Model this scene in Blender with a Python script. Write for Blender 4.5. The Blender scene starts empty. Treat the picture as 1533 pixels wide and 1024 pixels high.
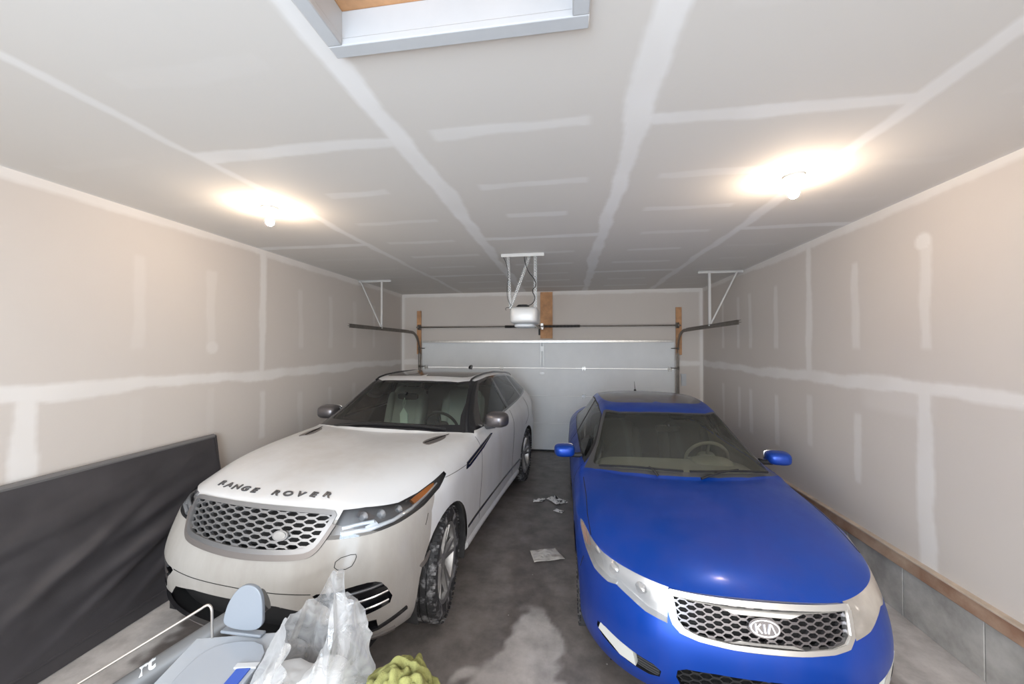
import bpy, bmesh, math, random
import numpy as np
from mathutils import Vector, Matrix, noise
from mathutils.bvhtree import BVHTree
from mathutils.interpolate import poly_3d_calc

C = bpy.data.collections.new('garage'); bpy.context.scene.collection.children.link(C)
SC = bpy.context.scene
rnd = random.Random(7)
PI = math.pi

# ---------------------------------------------------------------- camera, world, light, exposure
F_PX = 560.0
cam_d = bpy.data.cameras.new('camera'); cam = bpy.data.objects.new('camera', cam_d); C.objects.link(cam)
cam_d.sensor_width = 36; cam_d.lens = F_PX/1533*36; cam_d.clip_start = .05
cam.location = (0, 0, 2.0)
yaw = math.atan(82/F_PX); cam.rotation_euler = (PI/2 + math.atan(8/F_PX*math.cos(yaw)), 0, yaw)
SC.camera = cam
w = bpy.data.worlds.new('world'); SC.world = w; w.use_nodes = True
w.node_tree.nodes['Background'].inputs[0].default_value = (1.0, .965, .925, 1)
_n = w.node_tree.nodes; _l = w.node_tree.links; _tc = _n.new('ShaderNodeTexCoord'); _sx = _n.new('ShaderNodeSeparateXYZ'); _mr = _n.new('ShaderNodeMapRange')
_l.new(_tc.outputs['Generated'], _sx.inputs[0]); _l.new(_sx.outputs['Z'], _mr.inputs[0])      # overcast sky above, darker ground below the horizon
_mr.inputs['From Min'].default_value = -.12; _mr.inputs['From Max'].default_value = .12; _mr.inputs['To Min'].default_value = 1.35; _mr.inputs['To Max'].default_value = 2.75
_l.new(_mr.outputs[0], _n['Background'].inputs[1])
SC.view_settings.view_transform = 'Standard'; SC.view_settings.look = 'None'
SC.view_settings.gamma = 1; SC.view_settings.use_curve_mapping = False
SC.view_settings.exposure = 0.74

def area_light(name, loc, rot, sx, sy, power, col):
    l = bpy.data.lights.new(name, 'AREA'); l.shape = 'RECTANGLE'; l.size = sx; l.size_y = sy
    l.energy = power; l.color = col
    o = bpy.data.objects.new(name, l); C.objects.link(o); o.location = loc; o.rotation_euler = rot
    return o
# daylight entering through the open doorway behind the camera
area_light('doorway_daylight', (-0.7, -1.6, 1.75), (PI/2, 0, 0), 1.4, 2.0, 60, (.62, .80, 1.0))

# ---------------------------------------------------------------- materials
def nmat(name):
    m = bpy.data.materials.new(name); m.use_nodes = True
    nt = m.node_tree; return m, nt, nt.nodes, nt.links, nt.nodes['Principled BSDF']
def mat(name, col, rough=.5, metal=0, coat=0, var=0, vscale=8, bump=0, bscale=60, emit=None, es=0, col2=None, thr=(.45,.6), spec=.5, dist=.002):
    m, nt, N, L, P = nmat(name)
    P.inputs['Base Color'].default_value = (*col, 1); P.inputs['Roughness'].default_value = rough
    P.inputs['Metallic'].default_value = metal; P.inputs['Coat Weight'].default_value = coat
    P.inputs['Coat Roughness'].default_value = .08; P.inputs['Specular IOR Level'].default_value = spec
    tc = N.new('ShaderNodeTexCoord')
    if var or col2:
        nz = N.new('ShaderNodeTexNoise'); nz.inputs['Scale'].default_value = vscale; nz.inputs['Detail'].default_value = 6
        nz.inputs['Roughness'].default_value = .6
        L.new(tc.outputs['Object'], nz.inputs['Vector'])
        r = N.new('ShaderNodeValToRGB'); L.new(nz.outputs['Fac'], r.inputs[0])
        if col2: 
            r.color_ramp.elements[0].position, r.color_ramp.elements[1].position = thr
            c1, c2 = col, col2
        else:
            r.color_ramp.elements[0].position, r.color_ramp.elements[1].position = .25, .75
            c1 = [max(0, c*(1-var)) for c in col]; c2 = [min(1, c*(1+var)) for c in col]
        r.color_ramp.elements[0].color = (*c1, 1); r.color_ramp.elements[1].color = (*c2, 1)
        L.new(r.outputs[0], P.inputs['Base Color'])
    if bump:
        nb = N.new('ShaderNodeTexNoise'); nb.inputs['Scale'].default_value = bscale; nb.inputs['Detail'].default_value = 4
        L.new(tc.outputs['Object'], nb.inputs['Vector'])
        b = N.new('ShaderNodeBump'); b.inputs['Strength'].default_value = bump; b.inputs['Distance'].default_value = dist
        L.new(nb.outputs['Fac'], b.inputs['Height']); L.new(b.outputs[0], P.inputs['Normal'])
    if emit:
        P.inputs['Emission Color'].default_value = (*emit, 1); P.inputs['Emission Strength'].default_value = es
    return m
def glass_mat(name, tint, refl=.06, rough=.02, haze=0, hazecol=(.6,.6,.6)):
    m, nt, N, L, P = nmat(name); N.remove(P)
    out = N['Material Output']
    tr = N.new('ShaderNodeBsdfTransparent'); tr.inputs[0].default_value = (*tint, 1)
    gl = N.new('ShaderNodeBsdfGlossy'); gl.inputs['Roughness'].default_value = rough
    fr = N.new('ShaderNodeFresnel'); fr.inputs[0].default_value = 1.45
    mx = N.new('ShaderNodeMixShader')
    cl = N.new('ShaderNodeMath'); cl.operation = 'MAXIMUM'; L.new(fr.outputs[0], cl.inputs[0]); cl.inputs[1].default_value = refl
    L.new(cl.outputs[0], mx.inputs[0]); L.new(tr.outputs[0], mx.inputs[1]); L.new(gl.outputs[0], mx.inputs[2])
    last = mx
    if haze:
        df = N.new('ShaderNodeBsdfDiffuse'); df.inputs[0].default_value = (*hazecol, 1)
        tc = N.new('ShaderNodeTexCoord'); nz = N.new('ShaderNodeTexNoise'); nz.inputs['Scale'].default_value = 3
        nz.inputs['Detail'].default_value = 6
        L.new(tc.outputs['Object'], nz.inputs['Vector'])
        mm = N.new('ShaderNodeMath'); mm.operation = 'MULTIPLY'; mm.inputs[1].default_value = haze*2
        L.new(nz.outputs['Fac'], mm.inputs[0])
        m2 = N.new('ShaderNodeMixShader'); L.new(mm.outputs[0], m2.inputs[0]); L.new(last.outputs[0], m2.inputs[1]); L.new(df.outputs[0], m2.inputs[2])
        last = m2
    L.new(last.outputs[0], out.inputs[0])
    return m
def mud_mat(name, base, mud, base2=None, rough=.85, bump=.08):
    """painted-on joint compound read from the surface's own 'mud' attribute"""
    m, nt, N, L, P = nmat(name)
    a = N.new('ShaderNodeAttribute'); a.attribute_name = 'mud'
    tc = N.new('ShaderNodeTexCoord'); nz = N.new('ShaderNodeTexNoise'); nz.inputs['Scale'].default_value = 1.2; nz.inputs['Detail'].default_value = 5
    L.new(tc.outputs['Object'], nz.inputs['Vector'])
    mixb = N.new('ShaderNodeMix'); mixb.data_type = 'RGBA'
    mixb.inputs['A'].default_value = (*base, 1); mixb.inputs['B'].default_value = (*(base2 or base), 1)
    L.new(nz.outputs['Fac'], mixb.inputs['Factor'])
    mixc = N.new('ShaderNodeMix'); mixc.data_type = 'RGBA'; mixc.inputs['B'].default_value = (*mud, 1)
    L.new(mixb.outputs['Result'], mixc.inputs['A']); L.new(a.outputs['Fac'], mixc.inputs['Factor'])
    L.new(mixc.outputs['Result'], P.inputs['Base Color']); P.inputs['Roughness'].default_value = rough
    nb = N.new('ShaderNodeTexNoise'); nb.inputs['Scale'].default_value = 35; L.new(tc.outputs['Object'], nb.inputs['Vector'])
    b = N.new('ShaderNodeBump'); b.inputs['Strength'].default_value = bump; b.inputs['Distance'].default_value = .003
    L.new(nb.outputs['Fac'], b.inputs['Height']); L.new(b.outputs[0], P.inputs['Normal'])
    return m

M = dict(
 ceil = mud_mat('ceiling_drywall', (.68,.655,.62), (.87,.865,.855), (.72,.695,.66)),
 wall = mud_mat('wall_drywall', (.61,.56,.52), (.80,.775,.75), (.66,.615,.57)),
 trim = mat('white_trim', (.56,.58,.60), .35, var=.03),
 door = mat('garage_door_white', (.76,.78,.79), .45, var=.04, vscale=3),
 steel = mat('galvanised_steel', (.55,.54,.52), .35, .9, var=.2, vscale=20),
 dsteel = mat('dark_track_steel', (.22,.20,.18), .4, .9, var=.2, vscale=15),
 white_metal = mat('white_perforated_metal', (.62,.62,.61), .4, .2),
 wood = mat('pine_board', (.55,.30,.15), .7, var=.35, vscale=6, bump=.2),
 sill = mat('weathered_sill_wood', (.30,.17,.11), .8, col2=(.50,.36,.26), vscale=3, thr=(.4,.65), bump=.3),
 sill_top = mat('pale_sill_top', (.55,.45,.36), .85, var=.2, bump=.2),
 conc = mat('curb_concrete', (.30,.285,.265), .9, col2=(.52,.50,.47), vscale=5, thr=(.3,.7), bump=.6, bscale=40),
 black = mat('matte_black', (.012,.012,.013), .6),
 gloss = mat('gloss_black', (.012,.012,.014), .12, coat=.4),
 gap = mat('panel_gap_black', (.01,.01,.01), .9),
 chrome = mat('chrome', (.75,.75,.76), .18, 1),
 rubber = mat('tyre_rubber', (.028,.028,.030), .7, col2=(.40,.40,.41), vscale=14, thr=(.50,.72), bump=.8, bscale=50, dist=.004),
 rim = mat('dusty_alloy', (.42,.42,.42), .4, .8, var=.3, vscale=12),
 grim = mat('grey_grille_metal', (.30,.30,.305), .38, .7),
 satin = mat('satin_dark_grey', (.11,.11,.115), .35, .5),
 amber = mat('amber_lens', (.75,.28,.06), .25, coat=.6),
 lampw = mat('lamp_reflector', (.72,.73,.75), .2, .7),
 drl = mat('light_guide', (.80,.82,.85), .2, .1, coat=.5),
 screen = mat('screen_black', (.01,.012,.015), .1),
)

# ---------------------------------------------------------------- mesh helpers
def empty(name, loc=(0,0,0), rz=0, scale=1):
    o = bpy.data.objects.new(name, None); C.objects.link(o); o.location = loc; o.rotation_euler = (0,0,rz)
    o.scale = (scale,)*3; o.empty_display_size = .2
    return o
def tag(o, label=None, cat=None, group=None, kind=None):
    if label: o['label'] = label
    if cat: o['category'] = cat
    if group: o['group'] = group
    if kind: o['kind'] = kind
    return o
def link_mesh(name, me, m=None, parent=None, loc=(0,0,0), rot=(0,0,0)):
    o = bpy.data.objects.new(name, me); C.objects.link(o)
    if m is not None and not me.materials: me.materials.append(m)
    if parent is not None: o.parent = parent
    o.location = loc; o.rotation_euler = rot
    return o
class MB:
    def __init__(s): s.v = []; s.f = []
    def add(s, vs, fs):
        n = len(s.v); s.v += [tuple(v) for v in vs]; s.f += [tuple(i+n for i in f) for f in fs]; return s
    def box(s, c, d, rot=None):
        c = Vector(c); R = rot if isinstance(rot, Matrix) else (Matrix.Rotation(rot, 3, 'Z') if rot else Matrix.Identity(3))
        vs = [c + R @ Vector((x*d[0]/2, y*d[1]/2, z*d[2]/2)) for z in (-1,1) for y in (-1,1) for x in (-1,1)]
        return s.add(vs, [(0,2,3,1),(4,5,7,6),(0,1,5,4),(2,6,7,3),(0,4,6,2),(1,3,7,5)])
    def tube(s, pts, r, n=10, closed=False, cap=True):
        pts = [Vector(p) for p in pts]; m = len(pts); rs = r if hasattr(r, '__len__') else [r]*m
        base = len(s.v); up = None; rings = []
        for i, p in enumerate(pts):
            if closed: t = (pts[(i+1) % m]-pts[i-1]).normalized()
            else: t = (pts[min(i+1, m-1)]-pts[max(i-1, 0)]).normalized()
            if up is None: up = t.orthogonal().normalized()
            up = (up - t*up.dot(t)).normalized(); b = t.cross(up)
            rings.append([p + (up*math.cos(2*PI*k/n)+b*math.sin(2*PI*k/n))*rs[i] for k in range(n)])
        vs = [v for R in rings for v in R]; fs = []
        for i in range(m if closed else m-1):
            for k in range(n):
                a = i*n+k; b_ = i*n+(k+1) % n; j = ((i+1) % m)*n
                fs.append((a, b_, j+(k+1) % n, j+k))
        if cap and not closed: fs += [tuple(range(n))[::-1], tuple((m-1)*n+k for k in range(n))]
        return s.add(vs, fs)
    def lathe(s, prof, n=48, axis='z', c=(0,0,0), a0=0, a1=2*PI):
        """prof: (radius, height) list"""
        full = abs(a1-a0-2*PI) < 1e-6; c = Vector(c); m = len(prof); vs = []
        cnt = n if full else n+1
        for k in range(cnt):
            a = a0+(a1-a0)*k/n
            for r, h in prof:
                x, y, z = r*math.cos(a), r*math.sin(a), h
                vs.append(c + Vector({'z': (x,y,z), 'x': (z,x,y), 'y': (x,-z,y)}[axis]))
        fs = []
        for k in range(n):
            k2 = (k+1) % cnt
            for i in range(m-1): fs.append((k*m+i, k2*m+i, k2*m+i+1, k*m+i+1))
        return s.add(vs, fs)
    def sup(s, c, d, e=.35, rot=None, nu=24, nv=14, warp=None):
        """super-ellipsoid: a softly rounded box"""
        c = Vector(c); R = rot if rot is not None else Matrix.Identity(3)
        sp = lambda t, p: math.copysign(abs(t)**p, t)
        vs = []; fs = []
        for j in range(nv+1):
            v = -PI/2+PI*j/nv
            for i in range(nu):
                u = 2*PI*i/nu
                p = Vector((sp(math.cos(v), e)*sp(math.cos(u), e)*d[0]/2, sp(math.cos(v), e)*sp(math.sin(u), e)*d[1]/2, sp(math.sin(v), e)*d[2]/2))
                if warp: p = Vector(warp(p))
                vs.append(c+R@p)
        for j in range(nv):
            for i in range(nu): fs.append((j*nu+i, j*nu+(i+1) % nu, (j+1)*nu+(i+1) % nu, (j+1)*nu+i))
        return s.add(vs, fs)
    def prism(s, poly, h0, h1, fn):
        """extrude a 2-D polygon; fn(u,v,h) -> 3-D"""
        n = len(poly)
        return s.add([fn(u, v, h) for h in (h0, h1) for u, v in poly], [tuple(range(n))[::-1], tuple(range(n, 2*n))] + [(i, (i+1) % n, n+(i+1) % n, n+i) for i in range(n)])
    def build(s, name, m, parent=None, smooth=True, bevel=0, loc=(0,0,0), rot=(0,0,0), angle=35, sub=0):
        me = bpy.data.meshes.new(name); me.from_pydata(s.v, [], s.f)
        bm = bmesh.new(); bm.from_mesh(me); bmesh.ops.remove_doubles(bm, verts=bm.verts, dist=1e-5)
        bmesh.ops.recalc_face_normals(bm, faces=bm.faces)
        if smooth:
            for f in bm.faces: f.smooth = True
            for e in bm.edges:
                if len(e.link_faces) == 2 and e.calc_face_angle(0) > math.radians(angle): e.smooth = False
        bm.to_mesh(me); bm.free()
        o = link_mesh(name, me, m, parent, loc, rot)
        if bevel:
            b = o.modifiers.new('bevel', 'BEVEL'); b.width = bevel; b.segments = 2; b.limit_method = 'ANGLE'
        if sub:
            b = o.modifiers.new('subdivision', 'SUBSURF'); b.levels = b.render_levels = sub
        return o
def Rx(a): return Matrix.Rotation(a, 3, 'X')
def Ry(a): return Matrix.Rotation(a, 3, 'Y')
def Rz(a): return Matrix.Rotation(a, 3, 'Z')

def text_geom(s, size):
    cu = bpy.data.curves.new('txt', 'FONT'); cu.body = s; cu.size = size; cu.align_x = 'CENTER'; cu.align_y = 'CENTER'; cu.resolution_u = 4; cu.offset = size*.03
    o = bpy.data.objects.new('txt', cu); C.objects.link(o); dg = bpy.context.evaluated_depsgraph_get()
    me = o.evaluated_get(dg).to_mesh()
    vs = [v.co.copy() for v in me.vertices]; fs = [tuple(p.vertices) for p in me.polygons]
    bpy.data.objects.remove(o); return vs, fs
def text_mb(s, size, fn, th, bold=0):
    """glyphs as solid letters; fn(u,v,h) maps them into place"""
    vs, fs = text_geom(s, size); bm = bmesh.new(); B = [bm.verts.new(v) for v in vs]
    for f in fs:
        try: bm.faces.new([B[i] for i in f])
        except ValueError: pass
    bmesh.ops.remove_doubles(bm, verts=bm.verts, dist=1e-6)
    n = len(bm.verts); bm.verts.index_update()
    V = [v.co.copy() for v in bm.verts]; Fs = [[v.index for v in f.verts] for f in bm.faces]
    edges = [(e.verts[0].index, e.verts[1].index) for e in bm.edges if len(e.link_faces) == 1]; bm.free()
    mb = MB()
    mb.add([fn(v.x, v.y, th) for v in V] + [fn(v.x, v.y, 0) for v in V], [tuple(f) for f in Fs] + [(a, b, b+n, a+n) for a, b in edges])
    return mb

# ---------------------------------------------------------------- car shell machinery
class Basis:
    def __init__(s, U, V, D): s.U = Vector(U); s.V = Vector(V); s.D = Vector(D)
    def uv(s, p): p = Vector(p); return (p.dot(s.U), p.dot(s.V))
FR = Basis((1,0,0), (0,0,1), (0,1,0)); TP = Basis((1,0,0), (0,1,0), (0,0,-1)); SD = Basis((0,1,0), (0,0,1), (-1,0,0))
def QB(deg):
    a = math.radians(deg); return Basis((math.cos(a), math.sin(a), 0), (0,0,1), (-math.sin(a), math.cos(a), 0))
def inpoly(p, poly):
    x, y = p; c = False; j = len(poly)-1
    for i in range(len(poly)):
        xi, yi = poly[i]; xj, yj = poly[j]
        if (yi > y) != (yj > y) and x < (xj-xi)*(y-yi)/(yj-yi)+xi: c = not c
        j = i
    return c
def smooth_poly(pts, k=4, closed=True):
    """Chaikin rounding"""
    for _ in range(k):
        n = len(pts); out = []
        rng = range(n if closed else n-1)
        if not closed: out.append(pts[0])
        for i in rng:
            a, b = Vector(pts[i]), Vector(pts[(i+1) % n])
            out += [tuple(a*.75+b*.25), tuple(a*.25+b*.75)]
        if not closed: out.append(pts[-1])
        pts = out
    return pts
def round_poly(pts, r=.03, n=4):
    """round each corner with a fixed radius"""
    out = []; m = len(pts)
    for i in range(m):
        p = Vector(pts[i]); a = Vector(pts[i-1])-p; b = Vector(pts[(i+1) % m])-p
        ra, rb = min(r, a.length*.45), min(r, b.length*.45); A = p+a.normalized()*ra; B = p+b.normalized()*rb
        for k in range(n+1):
            t = k/n; out.append(tuple(A*(1-t)**2+p*2*t*(1-t)+B*t*t))
    return out
def dens(pts, step, closed=True):
    out = []; n = len(pts)
    for i in range(n if closed else n-1):
        a, b = Vector(pts[i]), Vector(pts[(i+1) % n]); k = max(1, int((b-a).length/step))
        out += [tuple(a.lerp(b, t/k)) for t in range(k)]
    if not closed: out.append(tuple(pts[-1]))
    return out

class Shell:
    """smooth car body grown from a control cage, then carved into panels by outlines"""
    def __init__(s, top, low, root, crease_rows=(), crease_cols=(), level=3):
        s.root = root
        nr, nc = len(top), len(top[0]); vid = {}; P = []
        def V(p):
            P.append(Vector(p)); return len(P)-1
        T = [[V(p) for p in row] for row in top]
        per = [T[0][c] for c in range(nc)] + [T[i][nc-1] for i in range(1, nr-1)] + [T[nr-1][c] for c in range(nc-1, -1, -1)]
        assert len(per) == len(low), (len(per), len(low))
        Lw = [[per[k]] + [V(p) for p in low[k]] for k in range(len(low))]
        faces = [(T[i][c], T[i][c+1], T[i+1][c+1], T[i+1][c]) for i in range(nr-1) for c in range(nc-1)]
        faces += [(Lw[k][j], Lw[k][j+1], Lw[k+1][j+1], Lw[k+1][j]) for k in range(len(low)-1) for j in range(len(low[0]))]
        n = len(P); mir = []
        for i in range(n):
            if P[i].x > 1e-5: P.append(Vector((-P[i].x, P[i].y, P[i].z))); mir.append(len(P)-1)
            else: mir.append(i)
        allf = faces + [tuple(mir[i] for i in f)[::-1] for f in faces]
        cre = {}
        for (i, w_) in crease_rows:
            for c in range(nc-1): cre[(T[i][c], T[i][c+1])] = w_
        for (c, i0, i1, w_) in crease_cols:
            for i in range(i0, i1): cre[(T[i][c], T[i+1][c])] = w_
        full = {}
        for (a, b), w_ in cre.items():
            full[frozenset((a, b))] = w_; full[frozenset((mir[a], mir[b]))] = w_
        tgt = np.array([tuple(p) for p in P]); cur = tgt.copy()
        def ev(co, lev):
            me = bpy.data.meshes.new('cage'); me.from_pydata([tuple(x) for x in co], [], allf)
            at = me.attributes.new('crease_edge', 'FLOAT', 'EDGE')
            for e in me.edges:
                at.data[e.index].value = full.get(frozenset(e.vertices), 0)
            o = bpy.data.objects.new('cage', me); C.objects.link(o)
            m = o.modifiers.new('s', 'SUBSURF'); m.levels = m.render_levels = lev; m.boundary_smooth = 'PRESERVE_CORNERS'
            dg = bpy.context.evaluated_depsgraph_get(); em = o.evaluated_get(dg).to_mesh()
            vs = np.array([v.co[:] for v in em.vertices]); fs = [tuple(p.vertices) for p in em.polygons]
            bpy.data.objects.remove(o); return vs, fs
        for it in range(2):
            vs, _ = ev(cur, 2); d = tgt-vs[:len(P)]; cur = cur + d*.7
        vs, fs = ev(cur, level)
        bm = bmesh.new(); B = [bm.verts.new(v) for v in vs]
        for f in fs: bm.faces.new([B[i] for i in f])
        bmesh.ops.remove_doubles(bm, verts=bm.verts, dist=1e-6)
        bm.normal_update()
        up = max(bm.faces, key=lambda f: f.calc_center_median().z)
        if up.normal.z < 0:
            bmesh.ops.reverse_faces(bm, faces=bm.faces); bm.normal_update()
        s.full = BVHTree.FromBMesh(bm)
        bm.faces.ensure_lookup_table(); bm.verts.ensure_lookup_table()
        s.fn = [([v.co.copy() for v in f.verts], [v.normal.copy() for v in f.verts]) for f in bm.faces]
        bmesh.ops.delete(bm, geom=[f for f in bm.faces if f.calc_center_median().x < 0], context='FACES')
        s.bm = bm; s.tag = bm.faces.layers.int.new('tag'); s.names = ['body']
    def nrm(s, co, idx=None):
        loc, n, i, d = s.full.find_nearest(co)
        cs, ns = s.fn[i]; w_ = poly_3d_calc(cs, loc); v = Vector((0,0,0))
        for a, b in zip(ns, w_): v += a*b
        return v.normalized()
    def hit(s, basis, u, v, off=0, far=6):
        """point on the shell under 2-D coordinates; symmetrical about x=0"""
        fl = False
        if basis in (FR, TP) and u < 0: u, fl = -u, True
        den = basis.U.cross(basis.V).length
        o = basis.U*u + basis.V*v - basis.D*far
        if basis is TP: o.z = far
        loc, n, i, d = s.full.ray_cast(o, basis.D)
        if loc is None: return None
        n = s.nrm(loc); p = loc + n*off
        if fl: p.x, n.x = -p.x, -n.x
        return p, n
    def cut(s, name, outline, basis, facing=True, zmin=-1, ymax=99, ymin=-99, tagit=True, only=None):
        pts = [basis.uv(p) if len(p) == 3 else tuple(p) for p in outline]
        bm = s.bm
        def ok(f, c):
            return (not facing or f.normal.dot(basis.D) < -.02) and c.z > zmin and ymin < c.y < ymax
        n = len(pts)
        for i in range(n):
            a, b = pts[i], pts[(i+1) % n]
            du, dv = b[0]-a[0], b[1]-a[1]; L_ = math.hypot(du, dv)
            if L_ < 1e-6: continue
            no = basis.U*(-dv/L_) + basis.V*(du/L_); co = basis.U*a[0] + basis.V*a[1]
            lo = (min(a[0], b[0])-.002, min(a[1], b[1])-.002); hi = (max(a[0], b[0])+.002, max(a[1], b[1])+.002)
            fs = []
            for f in bm.faces:
                us = [v.co.dot(basis.U) for v in f.verts]
                if max(us) < lo[0] or min(us) > hi[0]: continue
                vs = [v.co.dot(basis.V) for v in f.verts]
                if max(vs) < lo[1] or min(vs) > hi[1]: continue
                if not ok(f, f.calc_center_median()): continue
                fs.append(f)
            if fs:
                g = set(fs)
                for f in fs: g.update(f.edges); g.update(f.verts)
                bmesh.ops.bisect_plane(bm, geom=list(g), plane_co=co, plane_no=no, dist=1e-5)
        if not tagit: return pts
        if name not in s.names: s.names.append(name)
        k = s.names.index(name); bm.normal_update()
        for f in bm.faces:
            c = f.calc_center_median()
            if ok(f, c) and inpoly((c.dot(basis.U), c.dot(basis.V)), pts):
                if only is None or s.names[f[s.tag]] in only: f[s.tag] = k
        return pts
    def faces(s, *names):
        ks = [s.names.index(n) for n in names if n in s.names]; return [f for f in s.bm.faces if f[s.tag] in ks]
    def panel(s, name, tags, m, parent=None, side=0, off=0, inset=0):
        """side 0: both halves in one mesh; +1 / -1: one half"""
        fs = s.faces(*([tags] if isinstance(tags, str) else tags)); 
        if not fs: return None
        ids = {}; V = []; Nn = []; F = []
        for sg in ((1, -1) if side == 0 else (side,)):
            for f in fs:
                idx = []
                for v in f.verts:
                    key = (v.index, sg if v.co.x > 1e-4 else 0)
                    if key not in ids:
                        n = s.nrm(v.co); p = v.co + n*off
                        if abs(v.co.x) < 1e-4: n.x = 0; n.normalize()
                        ids[key] = len(V); V.append((p.x*sg, p.y, p.z)); Nn.append((n.x*sg, n.y, n.z))
                    idx.append(ids[key])
                F.append(idx if sg == 1 else idx[::-1])
        me = bpy.data.meshes.new(name); me.from_pydata(V, [], F); me.shade_smooth()
        me.normals_split_custom_set_from_vertices(Nn)
        return link_mesh(name, me, m, parent or s.root)
    def recess(s, name, tags, depth, m, direction, parent=None, side=0, off=0):
        """sunken pocket behind an opening: back face plus the walls round it"""
        fs = s.faces(*([tags] if isinstance(tags, str) else tags)); fset = set(fs); mb = MB(); D = Vector(direction)*depth
        for sg in ((1, -1) if side == 0 else (side,)):
            for f in fs:
                q = [v.co + D for v in f.verts]; mb.add([(p.x*sg, p.y, p.z) for p in q], [tuple(range(len(q)))])
                for e in f.edges:
                    if sum(1 for g in e.link_faces if g in fset) == 1 and not (abs(e.verts[0].co.x) < 1e-4 and abs(e.verts[1].co.x) < 1e-4):
                        a, b = e.verts[0].co, e.verts[1].co
                        mb.add([(p.x*sg, p.y, p.z) for p in (a, b, b+D, a+D)], [(0,1,2,3)])
        return mb.build(name, m, parent or s.root)
    def strip(s, pts, basis, w_, h, off=0, closed=True, mb=None, mirror=False, step=.02, flip=False):
        """rectangular moulding that follows the surface"""
        mb = mb or MB(); P = [];
        for (u, v) in dens([basis.uv(p) if len(p) == 3 else p for p in pts], step, closed):
            r = s.hit(basis, u, v)
            P.append(r)
        runs = []; cur = []
        for r in P:
            if r is None or (cur and (r[0]-cur[-1][0]).length > step*6):
                if len(cur) > 1: runs.append(cur)
                cur = [r] if r else []
            else: cur.append(r)
        if len(cur) > 1: runs.append(cur)
        whole = closed and len(runs) == 1 and len(runs[0]) == len(P)
        for run in runs:
            for sg in ((1, -1) if mirror else (1,)):
                vs = []; n = len(run)
                for i, (p, nn) in enumerate(run):
                    q0 = run[(i-1) % n if whole else max(i-1, 0)][0]; q1 = run[(i+1) % n if whole else min(i+1, n-1)][0]
                    t = (q1-q0).normalized(); sd = nn.cross(t).normalized()
                    for a, b in ((-1,-1), (1,-1), (1,1), (-1,1)):
                        q = p + nn*(off) + sd*a*w_/2 + nn*(b*h/2)
                        vs.append((q.x*sg, q.y, q.z))
                fs = []
                for i in range(n if whole else n-1):
                    j = (i+1) % n
                    for k in range(4): fs.append((i*4+k, i*4+(k+1) % 4, j*4+(k+1) % 4, j*4+k))
                if not whole: fs += [(0,1,2,3), tuple((n-1)*4+k for k in (3,2,1,0))]
                mb.add(vs, fs)
        return mb
# ---------------------------------------------------------------- the garage shell
X0, X1, YB, YD, HC = -3.36, 2.47, -1.2, 7.30, 3.09
def wob(t, seed, amp):
    r = random.Random(seed); s = 0
    for k in (.8, 1.9, 3.7, 7.7): s = s + amp*.55/(1+k*.25)*np.sin(k*t*2.2+r.uniform(0, 6.28))
    return s
def blotch(u, v, seed):
    r = random.Random(seed); s = 0
    for i in range(9):
        k = r.uniform(2, 22); a = r.uniform(0, PI); s = s + np.sin(k*(u*math.cos(a)+v*math.sin(a))+r.uniform(0, 6))/3
    return s
def band(u, v, u0, u1, v0, v1, seed, soft=.02, w_amp=.012):
    """soft rectangle with trowelled, wandering edges; long axis u"""
    c = (v0+v1)/2 + wob(u, seed, w_amp); h = (v1-v0)/2*(1+.9*wob(u, seed+50, .30))
    a = np.clip((h-np.abs(v-c)+.10*soft*np.sin(u*61+seed)*np.sin(u*23))/(soft*.8)+.5, 0, 1); e = np.clip((np.minimum(u-u0, u1-u)+.01)/.03+.5, 0, 1)
    return a*e
def mud_plane(name, o, U, V, lu, lv, res, fn, m, hole=None):
    nu, nv = int(lu/res)+1, int(lv/res)+1
    uu, vv = np.meshgrid(np.linspace(0, lu, nu), np.linspace(0, lv, nv)); uu = uu.ravel(); vv = vv.ravel()
    P = np.array(o)[None]+uu[:,None]*np.array(U)+vv[:,None]*np.array(V)
    i = (np.arange(nv-1)[:,None]*nu+np.arange(nu-1)).ravel(); F = np.stack([i, i+1, i+nu+1, i+nu], 1)
    if hole is not None:
        c = P[F].mean(1); F = F[~((c[:,0] > hole[0]) & (c[:,0] < hole[1]) & (c[:,1] > hole[2]) & (c[:,1] < hole[3]))]
    me = bpy.data.meshes.new(name)
    me.vertices.add(len(P)); me.vertices.foreach_set('co', P.ravel())
    me.loops.add(F.size); me.loops.foreach_set('vertex_index', F.ravel())
    me.polygons.add(len(F)); me.polygons.foreach_set('loop_start', np.arange(0, F.size, 4)); me.update(calc_edges=True)
    at = me.attributes.new('mud', 'FLOAT', 'POINT'); at.data.foreach_set('value', np.clip(fn(P), 0, 1).astype(np.float32))
    return tag(link_mesh(name, me, m), kind='structure')
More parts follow.
